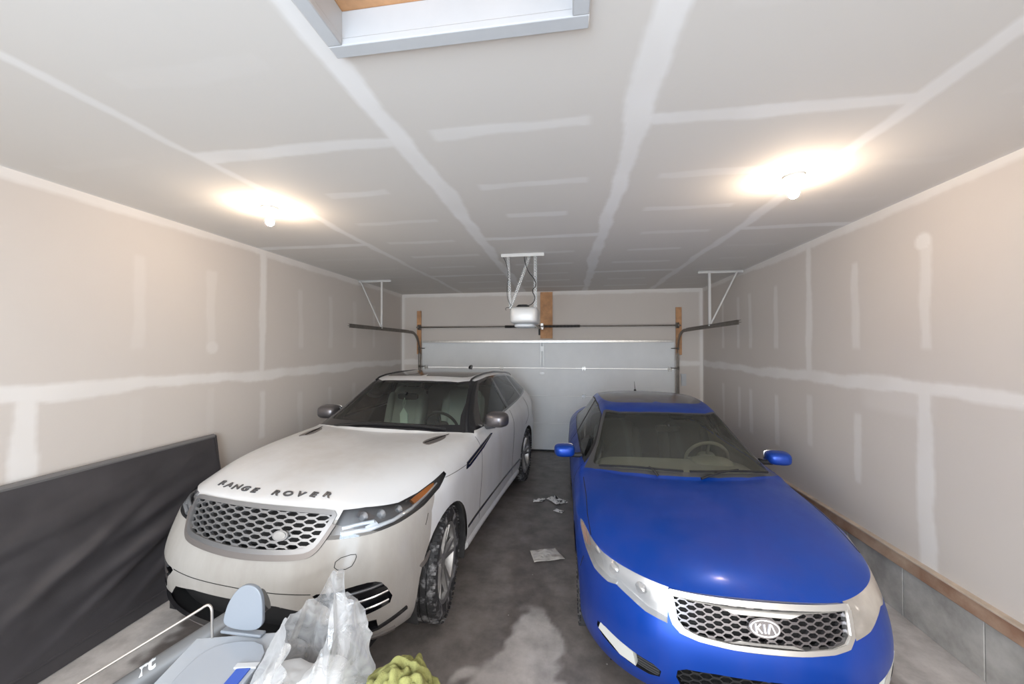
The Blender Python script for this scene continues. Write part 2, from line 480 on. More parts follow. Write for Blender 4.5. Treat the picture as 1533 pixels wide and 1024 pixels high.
def ceil_mask(P):
    x, y = P[:,0], P[:,1]; m = np.zeros(len(P)); mx = lambda a: np.maximum(m, a)
    seams = [(-2.09, .035, .75), (-.86, .058, 1), (.34, .056, 1), (1.55, .045, .9)]
    for k, (sx, hw, s_) in enumerate(seams): m = np.maximum(m, s_*band(y, x, YB, YD, sx-hw, sx+hw, 10+k, .03, .02))
    cols = [(-3.36, -2.09), (-2.09, -.86), (-.86, .34), (.34, 1.55), (1.55, 2.47)]
    full = {0: [3.76], 1: [1.87, 5.5], 2: [3.68, 6.8], 3: [1.87, 5.55], 4: [3.75]}
    r = random.Random(3)
    for ci, (a, b) in enumerate(cols):
        for k in range(0, 12):
            yy = 1.24+.61*k; yy += r.uniform(-.02, .02)
            c = (a+b)/2; L_ = (.36 if b-a > 1.1 else .25)*r.uniform(.8, 1.05)
            if any(abs(yy-f) < .3 for f in full[ci]): m = np.maximum(m, .85*band(x, y, a, b, yy-.05, yy+.05, 100+ci*20+k, .025)); continue
            st = {0: .15, 1: .5, 2: .6, 3: .55, 4: .2}[ci]*r.uniform(.8, 1.1)
            if k == 0: st *= .2
            if ci in (0, 4) and k < 4: st *= .5
            m = np.maximum(m, st*band(x, y, c-L_+r.uniform(-.08, .08), c+L_+r.uniform(-.08, .08), yy-.045, yy+.045, 200+ci*20+k, .02, .02))
    for wx in (X0, X1): m = np.maximum(m, .35*np.clip((.05-np.abs(x-wx))/.03, 0, 1))
    return m*(.88+.12*np.clip(blotch(x, y, 5), -1, 1))
def wall_mask(P, side):
    y, z = P[:,1], P[:,2]; m = np.zeros(len(P)); s0 = 300 if side < 0 else 400
    m = np.maximum(m, band(y, z, YB, 7.4, 1.65, 1.755, s0, .03, .02)*.95)
    m = np.maximum(m, .8*band(z*0+y, z, YB, 7.4, 3.02, 3.12, s0+1, .03, .008))
    if side < 0:
        full_up, full_lo, studs = [3.73], [1.88], [2.50, 3.12, 4.33, 4.94, 5.55, 6.16]
    else:
        full_up, full_lo, studs = [4.26], [3.0], [2.99, 3.62, 4.87, 5.50, 5.85, 6.4]
    for k, yy in enumerate(full_up):
        m = np.maximum(m, .9*band(z, y, 1.7, 3.1, yy-.045, yy+.045, s0+5+k, .03, .012)); m = np.maximum(m, .5*band(z, y, 1.0, 1.5, yy-.04, yy+.04, s0+7+k, .03))
    for k, yy in enumerate(full_lo): m = np.maximum(m, .9*band(z, y, .45, 1.7, yy-.055, yy+.055, s0+9+k, .03, .015))
    for k, yy in enumerate(studs):
        st = .32 if side < 0 else .6
        if yy < 2.6: st = .22
        m = np.maximum(m, st*band(z, y, 2.0, 2.72, yy-.045, yy+.045, s0+20+k, .025, .015))
        if yy > 3.3: m = np.maximum(m, st*band(z, y, .85, 1.42, yy-.04, yy+.04, s0+40+k, .025, .012))
        else: m = np.maximum(m, st*.4*band(z, y, .85, 1.6, yy-.04, yy+.04, s0+40+k, .025, .012))
    if side > 0: m = np.maximum(m, .9*np.clip((.07-np.hypot(y-3.0, z-2.74))/.02, 0, 1))
    else: m = np.maximum(m, .6*np.clip((.07-np.hypot((y-3.13)*1.0, z-2.0))/.02, 0, 1))
    if side > 0:
        m = np.maximum(m, .25*np.clip((.35-np.abs(y-3.25))/.1, 0, 1)*np.clip((.15-np.abs(z-1.62))/.05, 0, 1))
    m = np.maximum(m, .75*np.clip((.05-np.abs(y-7.28))/.03, 0, 1))
    return m*(.88+.12*np.clip(blotch(y, z, 8), -1, 1))
def end_mask(P):
    x, z = P[:,0], P[:,2]; m = .8*band(x, z, -4, 3, 3.02, 3.12, 501, .03, .008)
    for wx in (X0, X1): m = np.maximum(m, .75*np.clip((.07-np.abs(x-wx))/.03, 0, 1))
    m = np.maximum(m, .8*band(x, z, -4, 3, 1.65, 1.75, 502, .03)); return m
mud_plane('ceiling', (X0, YB, HC), (1,0,0), (0,1,0), X1-X0, YD-YB, .0145, ceil_mask, M['ceil'], hole=(-.80, .04, .36, 1.22))
mud_plane('wall_left', (X0, YB, 0), (0,1,0), (0,0,1), YD-YB, HC, .017, lambda P: wall_mask(P, -1), M['wall'])
mud_plane('wall_right', (X1, YB, .47), (0,1,0), (0,0,1), YD-YB, HC-.47, .017, lambda P: wall_mask(P, 1), M['wall'])
mud_plane('wall_far', (X0, YD, 2.12), (1,0,0), (0,0,1), X1-X0, HC-2.12, .02, end_mask, M['wall'])
mud_plane('wall_far_left_return', (X0, YD, 0), (1,0,0), (0,0,1), .47, 2.12, .02, end_mask, M['wall'])
mud_plane('wall_far_right_return', (1.96, YD, 0), (1,0,0), (0,0,1), X1-1.96, 2.12, .02, end_mask, M['wall'])
# floor
def floor_mask(P):
    x, y = P[:,0], P[:,1]; n = blotch(x, y, 21)*.06+blotch(x*3, y*3, 22)*.03
    m = np.clip((-2.72+n*1.5-x)/.12+.5, 0, 1)*np.clip((4.5-y)/.5, 0, 1)
    m = np.maximum(m, np.clip((x-1.95-n)/.15+.5, 0, 1))
    t = np.clip((2.92-y)/.75, 0, 1)                       # dried salt tongue between the cars
    m = np.maximum(m, np.clip((.03+.30*t-np.abs(x+.27+.04*np.sin(y*9)+n*.8))/.05+.5, 0, 1)*(y < 2.95)*np.clip((2.95-y)/.12, 0, 1)*(.80+.9*n))
    m = np.maximum(m, .16*np.clip((.52-np.abs(x+.95+n))/.08, 0, 1)*(y < 5))
    m = np.maximum(m, .12*np.clip((-.02-y*0+.0+.25-np.abs(x-.02+n))/.1, 0, 1)*(y < 3.6))
    return m
def floor_mat():
    m, nt, N, L, P = nmat('garage_floor')
    a = N.new('ShaderNodeAttribute'); a.attribute_name = 'mud'; tc = N.new('ShaderNodeTexCoord')
    nz = N.new('ShaderNodeTexNoise'); nz.inputs['Scale'].default_value = 5; nz.inputs['Detail'].default_value = 8; nz.inputs['Roughness'].default_value = .65
    L.new(tc.outputs['Object'], nz.inputs['Vector'])
    def ramp(c0, c1, p0=.3, p1=.7):
        r = N.new('ShaderNodeValToRGB'); r.color_ramp.elements[0].position = p0; r.color_ramp.elements[1].position = p1
        r.color_ramp.elements[0].color = (*c0, 1); r.color_ramp.elements[1].color = (*c1, 1); L.new(nz.outputs['Fac'], r.inputs[0]); return r
    d = ramp((.085,.075,.071), (.215,.188,.174)); l = ramp((.40,.375,.36), (.60,.57,.55), .35, .65)
    sp = N.new('ShaderNodeTexVoronoi'); sp.inputs['Scale'].default_value = 4.5; sp.inputs['Randomness'].default_value = 1; L.new(tc.outputs['Object'], sp.inputs['Vector'])
    st = N.new('ShaderNodeMapRange'); st.inputs['From Min'].default_value = .035; st.inputs['From Max'].default_value = .02; L.new(sp.outputs['Distance'], st.inputs[0])
    mx = N.new('ShaderNodeMix'); mx.data_type = 'RGBA'; L.new(a.outputs['Fac'], mx.inputs['Factor']); L.new(d.outputs[0], mx.inputs['A']); L.new(l.outputs[0], mx.inputs['B'])
    mx2 = N.new('ShaderNodeMix'); mx2.data_type = 'RGBA'; L.new(st.outputs[0], mx2.inputs['Factor']); L.new(mx.outputs['Result'], mx2.inputs['A']); mx2.inputs['B'].default_value = (.45,.43,.41,1)
    L.new(mx2.outputs['Result'], P.inputs['Base Color'])
    rr = N.new('ShaderNodeMapRange'); rr.inputs['To Min'].default_value = .34; rr.inputs['To Max'].default_value = .9; L.new(a.outputs['Fac'], rr.inputs[0]); L.new(rr.outputs[0], P.inputs['Roughness'])
    b = N.new('ShaderNodeBump'); b.inputs['Strength'].default_value = .25; b.inputs['Distance'].default_value = .004; L.new(nz.outputs['Fac'], b.inputs['Height']); L.new(b.outputs[0], P.inputs['Normal'])
    return m
mud_plane('floor', (X0-.1, YB, 0), (1,0,0), (0,1,0), X1-X0+.2, YD-YB+.15, .02, floor_mask, floor_mat())
# sill board and cast concrete curb along the right wall
tag(MB().box((2.48, 3.05, .425), (.09, 8.4, .10)).build('trim_1', M['sill'], bevel=.006), kind='structure')
tag(MB().box((2.50, 3.05, .476), (.15, 8.4, .012)).build('trim_2', M['sill_top'], bevel=.002), kind='structure')
mb = MB(); y = YB
for k in range(16):
    y1 = YB+.09+.345*(k+1) if k else YB+.30
    y1 = min(YD, YB+.55*(k+1)); mb.box((2.545, (y+y1)/2, .1875), (.15, y1-y-.005, .375)); y = y1
    if y >= YD: break
mb.box((2.60, 3.05, .19), (.06, 8.5, .37)); tag(mb.build('baseboard_right', M['conc'], bevel=.004), kind='structure')

# attic hatch in the ceiling
hx0, hx1, hy0, hy1 = -.835, .075, .33, 1.257
tr = empty('trim_3', ((hx0+hx1)/2, (hy0+hy1)/2, HC)); tr['kind'] = 'structure'
def hb(x0, x1, y0, y1, z0, z1, nm, m):
    o = MB().box(((x0+x1)/2-tr.location.x, (y0+y1)/2-tr.location.y, (z0+z1)/2-HC), (x1-x0, y1-y0, z1-z0)).build(nm, m, tr, bevel=.004); return o
T_ = .055
hb(hx0, hx1, hy1-T_, hy1, HC-.028, HC, 'casing', M['trim']); hb(hx0, hx1, hy0, hy0+T_, HC-.028, HC, 'casing', M['trim'])
hb(hx0, hx0+T_, hy0+T_, hy1-T_, HC-.028, HC, 'casing', M['trim']); hb(hx1-T_, hx1, hy0+T_, hy1-T_, HC-.028, HC, 'casing', M['trim'])
q = .045
hb(hx0+q, hx1-q, hy1-T_+.004, hy1-T_+.02, HC-.02, HC+.10, 'jamb', M['trim']); hb(hx0+q, hx1-q, hy0+T_-.02, hy0+T_-.004, HC-.02, HC+.10, 'jamb', M['trim'])
hb(hx0+T_-.02, hx0+T_-.004, hy0+q, hy1-q, HC-.02, HC+.10, 'jamb', M['trim']); hb(hx1-T_+.004, hx1-T_+.02, hy0+q, hy1-q, HC-.02, HC+.10, 'jamb', M['trim'])
hb(hx0+.02, hx1-.02, hy0+.02, hy1-.02, HC+.10, HC+.12, 'lid', M['wood'])

# sectional overhead door
gd = empty('door_1', (-.47, 7.27, 0)); gd['kind'] = 'structure'
for k in range(4):
    z0, z1 = .532*k+.002, .532*(k+1)
    mb = MB(); mb.box((0, .025, (z0+z1)/2), (4.88, .045, z1-z0-.002))
    pass
    mb.build('door_panel', M['door'], gd, bevel=.003)
for zz in (.532, 1.064, 1.596):
    for xx in (-2.35, -.80, .79, 2.35):
        MB().box((xx, -.012, zz), (.075, .02, .03)).box((xx-.02, -.02, zz), (.012, .02, .09)).box((xx+.02, -.02, zz), (.012, .02, .09)).build('hinge', M['steel'], gd)
MB().box((0, -.035, 2.10), (4.86, .06, .012)).box((0, -.01, 2.115), (4.86, .012, .035)).box((0, -.062, 2.115), (4.86, .008, .03)).build('top_strut', M['steel'], gd)
MB().box((-.028, -.02, 1.88), (.018, .035, .50)).box((.028, -.02, 1.88), (.018, .035, .50)).box((0, -.03, 1.97), (.05, .03, .10)).build('arm_bracket', M['white_metal'], gd)
MB().box((0, -.012, 1.50), (.09, .02, .05)).lathe([(0, -.03), (.02, -.03), (.02, 0)], 16, 'y', (0, -.02, 1.50)).build('lock_cover', M['white_metal'], gd)
MB().box((0, -.005, .012), (4.86, .06, .024)).build('bottom_seal', M['black'], gd)

# tracks, springs, boards
def track(xc, s, label):
    t = tag(empty('garage_door_track', (xc, 7.2, 0)), label, 'track')
    P = [(0, .02, .02), (0, .02, 1.85)]
    for k in range(9):
        a = k/8*PI/2; P.append((0, .02-.38+.38*math.cos(a), 1.91+.38*math.sin(a)))
    P += [(0, -.9, 2.295), (0, -1.7, 2.297), (0, -2.45, 2.297)]
    mb = MB()
    for dx, wd in ((0, .006), (-.025, .004), (.025, .004)):
        for i in range(len(P)-1):
            a, b = Vector(P[i]), Vector(P[i+1]); d = b-a; n = Vector((0, -d.z, d.y)).normalized()
            w1 = .055 if dx == 0 else .006
            off = n*(.0 if dx == 0 else .026)
            vs = [p + Vector((dx+sx*wd/2, 0, 0)) + n*(sy*w1/2) + (Vector((0,0,0)) if dx == 0 else -n*.0) for p in (a, b) for sx, sy in ((-1,-1),(1,-1),(1,1),(-1,1))]
            mb.add(vs, [(0,1,2,3),(4,7,6,5),(0,4,5,1),(1,5,6,2),(2,6,7,3),(3,7,4,0)])
    mb.box((0, .02, .95), (.055, .004, 1.88)); mb.box((0, -1.5, 2.322), (.05, 1.9, .004))
    mb.build('rail', M['dsteel'], t)
    for zz in (.5, 1.08, 1.62, 1.98):
        MB().tube([(-s*.01, .0, zz), (-s*.12, .0, zz)], .008, 8).lathe([(0,-.012),(.024,-.012),(.024,.012),(0,.012)], 16, 'x', (0, -.0, zz)).build('roller', M['dsteel'], t)
    mb = MB().box((.30*s*.5, -1.55, 3.083), (.60, .035, .006)).box((.30*s*.5, -1.533, 3.07), (.60, .004, .03)); mb.build('ceiling_angle', M['white_metal'], t)
    MB().box((0, -1.55, 2.69), (.03, .004, .78)).box((-.015, -1.535, 2.69), (.003, .03, .78)).build('hanger', M['white_metal'], t)
    a, b = Vector((0, -1.56, 2.32)), Vector((.36*s, -1.56, 3.07)); MB().tube([a, b], .013, 4).build('brace', M['white_metal'], t)
    return t
track(-2.95, -1, 'curved steel garage door track hung beside the left wall')
track(2.01, 1, 'curved steel garage door track hung beside the right wall')
t = tag(empty('torsion_spring_bar', (-.47, 7.16, 2.40)), 'long dark torsion bar with springs across the top of the garage door', 'garage door spring')
MB().tube([(-2.52, 0, 0), (2.52, 0, 0)], .013, 12).build('shaft', M['dsteel'], t)
for x0, x1 in ((-.72, -.04), (.04, .72)):
    mb = MB(); n = 44
    for k in range(n): mb.lathe([(.021, -.0055), (.028, 0), (.021, .0055)], 14, 'x', (x0+(x1-x0)*(k+.5)/n, 0, 0))
    mb.build('spring', M['black'], t)
for sx in (-1, 1): MB().lathe([(0,-.02),(.055,-.02),(.05,0),(.055,.02),(0,.02)], 24, 'x', (2.46*sx, 0, 0)).build('cable_drum', M['dsteel'], t)
MB().box((0, .035, 0), (.05, .05, .12)).build('centre_bracket', M['steel'], t)
tag(MB().box((-.39, 7.275, 2.62), (.235, .04, .90)).build('mounting_board', M['wood'], bevel=.003), 'knotty wooden board on the wall above the garage door centre', 'board')
tag(MB().box((-2.98, 7.275, 2.30), (.085, .035, .88)).build('mounting_board', M['wood'], bevel=.003), 'narrow wooden board behind the left garage door track', 'board')
tag(MB().box((2.045, 7.275, 2.30), (.10, .035, .88)).build('mounting_board', M['wood'], bevel=.003), 'narrow wooden board behind the right garage door track', 'board')
tag(MB().box((2.13, 7.285, 1.40), (.085, .02, .22)).box((2.13, 7.272, 1.40), (.05, .012, .12)).build('wall_notice', M['trim']), 'small white plate on the far wall beside the right door track', 'plate')

# opener hanging from the ceiling
o = tag(empty('garage_door_opener', (-.49, 4.42, 2.37)), 'white garage door opener hanging from perforated straps at the ceiling', 'garage door opener')
MB().sup((0, 0, 0), (.33, .40, .20), .35).build('motor_housing', M['white_metal'], o)
MB().sup((0, -.0, -.115), (.24, .26, .05), .5).build('light_cover', M['trim'], o)
def strap(a, b, wd=.03, ax=(1,0,0)):
    a, b = Vector(a), Vector(b); mb = MB(); d = (b-a).normalized(); X = Vector(ax); L_ = (b-a).length; n = int(L_/.03)
    Y = d.cross(X).normalized(); X = Y.cross(d).normalized()
    R = Matrix((X, Y, d)).transposed(); c = (a+b)/2
    for sx in (-1, 1): mb.box(c+X*sx*wd*.36, (wd*.28, .003, L_), R)
    for k in range(n+1): mb.box(a+d*(L_*k/n), (wd, .003, .015), R)
    mb.box(c+X*wd/2+Y*.012, (.003, .026, L_), R); return mb
strap((-.16, -.12, .09), (-.19, -.12, .71)).build('hanger_strap', M['white_metal'], o)
strap((.13, -.12, .09), (.13, -.12, .71), .035).build('hanger_strap', M['white_metal'], o)
strap((-.15, -.10, .12), (.07, -.10, .71)).build('hanger_strap', M['white_metal'], o)
MB().box((-.015, -.12, .715), (.50, .04, .004)).box((-.015, -.14, .698), (.50, .003, .038)).build('ceiling_angle', M['white_metal'], o)
P = [(.0,-.1,.71),(.01,-.13,.62),(.05,-.14,.50),(.12,-.145,.42),(.15,-.15,.34),(.09,-.15,.28),(.14,-.15,.2),(.10,-.15,.12),(.02,-.16,.10),(-.03,-.17,.115)]
MB().tube(smooth_poly(P, 2, False), .0045, 6).build('power_cord', M['black'], o)
mb = MB()
for k in range(3): mb.tube([(math.cos(a)*(.075-.01*k)-.02, -.06+math.sin(a)*.04, .108+.008*k) for a in [2*PI*j/20 for j in range(20)]], .005, 6, closed=True)
mb.build('coiled_cable', M['black'], o)
P = [(-.25,-.12,.70),(-.20,-.13,.60),(-.18,-.13,.45),(-.20,-.13,.3),(-.19,-.13,.18),(-.14,-.13,.10),(-.22,-.12,.09),(-.21,-.12,.06)]
MB().tube(smooth_poly(P, 2, False), .003, 6).build('sensor_wire', M['black'], o)
MB().box((0, 1.38, -.02), (.03, 2.55, .035)).build('drive_rail', M['steel'], o)
MB().box((.0, 2.35, -.09), (.03, .05, .12)).build('trolley', M['black'], o)

# keyless porcelain lamp holders with bare bulbs
M['porcelain'] = mat('porcelain', (.78,.76,.72), .25, coat=.4)
M['bulb'] = mat('lit_bulb', (1,1,1), .3, emit=(1.0, .78, .58), es=240)
def lamp(x, y, label):
    L_ = tag(empty('ceiling_light', (x, y, HC)), label, 'ceiling light', 'bare bulb ceiling lights')
    MB().lathe([(0,0),(.060,0),(.060,-.012),(.052,-.022),(.034,-.028),(.030,-.050),(.026,-.056),(0,-.056)], 40, 'z').build('lamp_holder', M['porcelain'], L_)
    MB().lathe([(.013,-.056),(.014,-.070),(.022,-.085),(.030,-.102),(.031,-.115),(.026,-.130),(.014,-.141),(0,-.144)], 32, 'z').build('bulb', M['bulb'], L_)
lamp(-2.29, 2.60, 'bare bulb ceiling light above the white car, beside the left wall')
lamp(1.43, 2.60, 'bare bulb ceiling light above the blue car, beside the right wall')
# ---------------------------------------------------------------- shared car pieces
def make_wheel(root, x, y, r, wd, rr, side, spokes, style, steer=0):
    """tyre with rim, spokes and hub; side +1 faces +x"""
    mb = MB(); h = wd/2
    prof = [(rr-.012, -h*.86), (rr+.01, -h*.93), ((r+rr)/2, -h*1.02), (r-.03, -h*.97), (r-.008, -h*.84)]
    for g in (-.56, -.2, .2, .56):
        prof += [(r, (g-.10)*h), (r, (g-.035)*h), (r-.010, (g-.03)*h), (r-.010, (g+.03)*h), (r, (g+.035)*h), (r, (g+.10)*h)]
    prof += [(r-.008, h*.84), (r-.03, h*.97), ((r+rr)/2, h*1.02), (rr+.01, h*.93), (rr-.012, h*.86)]
    mb.lathe(prof, 72, 'x')
    for k in range(60):                                   # tread blocks on the shoulders
        a = 2*PI*k/60
        for sg in (-1, 1):
            R = Matrix.Rotation(a, 3, 'X')
            mb.box(R @ Vector((sg*h*.84, 0, r-.004)), (.045, .018, .008), R)
    t = mb.build('tire', M['rubber'], root, loc=(x, y, r), rot=(0, 0, steer), angle=25)
    mb = MB(); s = side
    mb.lathe([(rr-.015, -h*.9*s), (rr-.03, -h*.5*s), (rr-.035, h*.55*s), (rr-.02, h*.86*s), (rr+.004, h*.93*s), (rr+.004, h*.88*s), (rr-.01, h*.84*s)], 64, 'x')
    if style == 'split':
        for k in range(spokes):
            for d in (-.17, .17):
                a = 2*PI*k/spokes+d; a0 = 2*PI*k/spokes+d*.45
                p0 = Vector((h*.55*s, math.cos(a0)*rr*.2, math.sin(a0)*rr*.2)); p1 = Vector((h*.80*s, math.cos(a)*(rr-.02), math.sin(a)*(rr-.02)))
                T = (p1-p0).normalized(); X = Vector((1,0,0)); B = T.cross(X).normalized(); N_ = B.cross(T)
                vs = []
                for p, w0, th in ((p0, .030, .035), (p1, .020, .022)):
                    for b, c in ((-1,-1), (1,-1), (.6,1), (-.6,1)): vs.append(p + B*b*w0*1.0 + N_*c*th*.5*s)
                mb.add(vs, [(0,1,2,3), (4,7,6,5), (0,4,5,1), (1,5,6,2), (2,6,7,3), (3,7,4,0)])
    else:
        for k in range(spokes):
            a = 2*PI*k/spokes; p = Vector((h*.68*s, math.cos(a)*rr*.55, math.sin(a)*rr*.55))
            mb.box(p, (.03, .05, rr*.85), Matrix.Rotation(a-PI/2, 3, 'X'))
    mb.lathe([(0, h*.72*s), (.045, h*.72*s), (.06, h*.66*s), (.075, h*.3*s), (.075, 0)], 32, 'x')
    mb.build('rim', M['rim'], t)
    mb = MB(); mb.lathe([(0, h*.1*s), (.16, h*.1*s), (.165, 0), (.16, -h*.1*s), (0, -h*.1*s)], 40, 'x')
    mb.build('brake_disc', M['dsteel'], t)
    return t

def wheel_well(root, y, zc_, r, x0, x1, name='wheel_arch_liner'):
    for sg in (1, -1):
        mb = MB(); n = 28
        a0, a1 = math.radians(-25), math.radians(205)
        vs = []; fs = []
        for k in range(n+1):
            a = a0+(a1-a0)*k/n
            for x in (x0, x1): vs.append((sg*x, y+math.cos(a)*r, max(zc_+math.sin(a)*r, .12)))
        for k in range(n): fs.append((2*k, 2*k+1, 2*k+3, 2*k+2))
        fs.append(tuple(2*k for k in range(n+1)))
        mb.add(vs, fs); mb.build(name, M['liner'], root)
M['liner'] = mat('plastic_arch_liner', (.035,.035,.037), .75, var=.5, vscale=10)

def seat(root, x, y, zc_, m, rear=False, w_=.52):
    """front seat: cushion, bolstered back, headrest"""
    c = MB().sup((x, y, zc_), (w_, .54, .20), .4).build('seat', m, root)
    R = Rx(math.radians(-18))
    b = MB(); b.sup(Vector((x, y+.30, zc_+.36)), (w_*.86, .15, .64), .38, R)
    for sg in (-1, 1): b.sup(Vector((x+sg*w_*.40, y+.27, zc_+.33)), (.10, .19, .56), .5, R)
    b.build('seat', m, c)
    MB().sup((x, y+.42, zc_+.77), (.27, .11, .19), .5, R).tube([(x-.06, y+.39, zc_+.62), (x-.06, y+.41, zc_+.72)], .007).tube([(x+.06, y+.39, zc_+.62), (x+.06, y+.41, zc_+.72)], .007).build('headrest', m, c)
def steering_wheel(root, c, r, m, tilt=-65):
    R = Rx(math.radians(tilt)) ; c = Vector(c); mb = MB()
    mb.tube([c + R @ Vector((math.cos(a)*r, math.sin(a)*r, 0)) for a in [2*PI*k/40 for k in range(40)]], .016, 10, closed=True)
    mb.sup(c + R @ Vector((0,0,.01)), (.16, .13, .06), .6, R)
    for a in (0, PI, -PI/2): mb.tube([c + R @ Vector((math.cos(a)*.06, math.sin(a)*.06, 0)), c + R @ Vector((math.cos(a)*r, math.sin(a)*r, 0))], .013, 8)
    mb.tube([c, c + R @ Vector((0, 0, -.20))], .03, 12)
    return mb.build('steering_wheel', m, root)
def seg_gap(S, lines, w_=.006):
    """shut lines between panels; lines: (points, basis, closed, mirror)"""
    for pts, bs, cl, mi in lines:
        mb = S.strip(pts, bs, w_, .003, .0005, cl, step=.03)
        if not mb.v: continue
        mb.build('panel_gap', M['gap'], S.root)
        if mi: MB().add([(-x, y, z) for x, y, z in mb.v], mb.f).build('panel_gap', M['gap'], S.root)
def zigzag(S, zk, x0, x1, step, amp, poly, basis, off, w_, h, mb, ph, xs=0):
    """one wavy bar of a honeycomb grille, clipped by the opening"""
    pts = []; x = x0; i = 0
    # flat - slope - flat - slope
    while x < x1:
        lvl = amp if ((i//2+ph) % 2 == 0) else -amp
        pts.append((x, zk+lvl)); x += step*(.32 if i % 2 == 0 else .18); i += 1
    run = []
    def flush():
        nonlocal run
        if len(run) > 1: S.strip(run, basis, w_, h, off, False, mb, False, step=.012)
        run = []
    for p in dens(pts, .008, False):
        if inpoly((abs(p[0]), p[1]), poly): run.append(p)
        else: flush()
    flush()

def mirror_outline(half): return half + [(-x, z) for x, z in reversed(half) if x > 1e-6]

# ================================================================ white SUV
def build_suv():
    root = empty('suv_car', (-1.938, 1.93, 0), -.097, 1.018)
    tag(root, 'white luxury SUV with honeycomb grille parked beside the left wall', 'car')
    top = [
     [(0,.165,1.020),(.26,.18,1.017),(.48,.225,1.010),(.66,.315,1.0),(.80,.45,.975),(.895,.64,.945)],
     [(0,.30,1.068),(.26,.315,1.066),(.48,.36,1.060),(.67,.45,1.045),(.82,.60,1.015),(.92,.78,.96)],
     [(0,.55,1.105),(.26,.55,1.112),(.48,.58,1.11),(.68,.65,1.095),(.84,.78,1.06),(.942,.94,.975)],
     [(0,.95,1.135),(.26,.95,1.15),(.50,.97,1.15),(.70,1.02,1.135),(.86,1.10,1.10),(.938,1.20,1.0)],
     [(0,1.36,1.15),(.27,1.37,1.162),(.52,1.41,1.162),(.74,1.48,1.155),(.875,1.55,1.125),(.935,1.60,1.02)],
     [(0,1.46,1.165),(.27,1.47,1.168),(.53,1.52,1.168),(.785,1.62,1.168),(.885,1.70,1.14),(.935,1.74,1.01)],
     [(0,1.83,1.40),(.25,1.84,1.398),(.49,1.88,1.385),(.715,1.97,1.355),(.875,2.02,1.145),(.935,2.02,1.02)],
     [(0,2.20,1.592),(.24,2.21,1.590),(.48,2.25,1.58),(.645,2.32,1.555),(.88,2.42,1.155),(.94,2.42,1.03)],
     [(0,2.55,1.648),(.26,2.55,1.644),(.50,2.58,1.632),(.65,2.62,1.595),(.88,2.72,1.165),(.94,2.72,1.04)],
     [(0,3.05,1.662),(.27,3.05,1.658),(.50,3.05,1.645),(.65,3.08,1.602),(.88,3.10,1.178),(.945,3.10,1.045)],
     [(0,3.5,1.65),(.27,3.5,1.646),(.485,3.5,1.632),(.625,3.5,1.585),(.875,3.5,1.195),(.95,3.5,1.06)],
     [(0,3.9,1.625),(.27,3.9,1.62),(.475,3.9,1.606),(.61,3.9,1.558),(.86,3.9,1.212),(.945,3.9,1.07)],
     [(0,4.2,1.592),(.27,4.2,1.588),(.46,4.19,1.572),(.585,4.19,1.522),(.83,4.2,1.232),(.925,4.2,1.075)],
     [(0,4.42,1.555),(.26,4.42,1.55),(.44,4.41,1.535),(.55,4.39,1.485),(.79,4.42,1.245),(.90,4.44,1.07)],
     [(0,4.66,1.20),(.26,4.66,1.20),(.47,4.64,1.20),(.62,4.62,1.19),(.745,4.6,1.16),(.85,4.59,1.05)],
     [(0,4.74,1.08),(.26,4.735,1.08),(.48,4.72,1.075),(.64,4.70,1.06),(.75,4.68,1.04),(.82,4.66,1.0)]]
    Z = [.91,.79,.64,.48,.34,.25]
    fx = [(0,.25,.49,.70,.85,.925),(0,.26,.50,.72,.87,.94),(0,.26,.51,.735,.885,.95),(0,.26,.51,.735,.885,.95),(0,.26,.51,.73,.875,.94),(0,.25,.49,.70,.84,.90)]
    fy = [(.10,.115,.16,.25,.40,.61),(.05,.065,.11,.20,.355,.58),(.0,.012,.055,.15,.325,.565),(.01,.022,.06,.155,.32,.56),(.035,.045,.085,.18,.335,.565),(.10,.11,.15,.24,.38,.59)]
    low = [[(fx[j][c], fy[j][c], Z[j]) for j in range(6)] for c in range(6)]
    for i in range(1, len(top)-1):
        y = top[i][5][1]
        b = math.exp(-((y-.88)/.42)**2) + math.exp(-((y-3.75)/.5)**2)
        ys = top[i][5][0]
        xs = [ys+.012+.010*b, .948+.022*b, .940+.030*b, .930+.035*b, .925+.03*b, .895+.02*b]
        if y > 4.3: xs = [x_-.02 for x_ in xs]
        if y > 4.5: xs = [x_-.03 for x_ in xs]
        low.append([(xs[j], y if y < 4.5 else 4.57, Z[j]*(.985 if j == 0 else 1)) for j in range(6)])
    for c in range(5, -1, -1):
        X = (0,.26,.50,.67,.79,.862)[c]; Y = (4.79,4.785,4.77,4.75,4.715,4.66)[c]
        low.append([(X, Y-.02, .90), (X, Y, .77), (X, Y, .63), (X, Y, .47), (X, Y-.02, .34), (X*.97, Y-.07, .25)])
    S = Shell(top, low, root, crease_rows=((0,.35),(5,.55),(7,.25),(13,.5)), crease_cols=((3,5,13,.45),(4,5,14,.5)))
    Q = QB(38)
    # --- carve
    S.cut('hood', [(0,.0),(.55,.0),(.80,.30),(.90,.60),(.905,.80),(.86,.95),(.845,1.2),(.85,1.56),(.72,1.50),(.53,1.43),(.27,1.385),(0,1.375),(-.1,1.375),(-.1,0)], TP, zmin=.955)
    S.cut('bumper', [(-.1,.1),(.53,.1),(.53,.56),(.60,.72),(.64,.86),(.72,.94),(.5,1.0),(.2,1.01),(-.1,1.01)], SD, facing=False, only=('body',), ymax=.9)
    ws = [(-.05,1.49),(.27,1.495),(.53,1.53),(.79,1.61),(.87,1.68),(.635,2.36),(.48,2.235),(.24,2.195),(-.05,2.185)]
    S.cut('windshield_frit', ws, TP, zmin=1.10)
    wg = round_poly([(-.05,1.56),(.27,1.565),(.52,1.61),(.735,1.69),(.605,2.27),(.46,2.20),(.24,2.16),(-.05,2.15)], .03)
    S.cut('windshield', wg, TP, zmin=1.10)
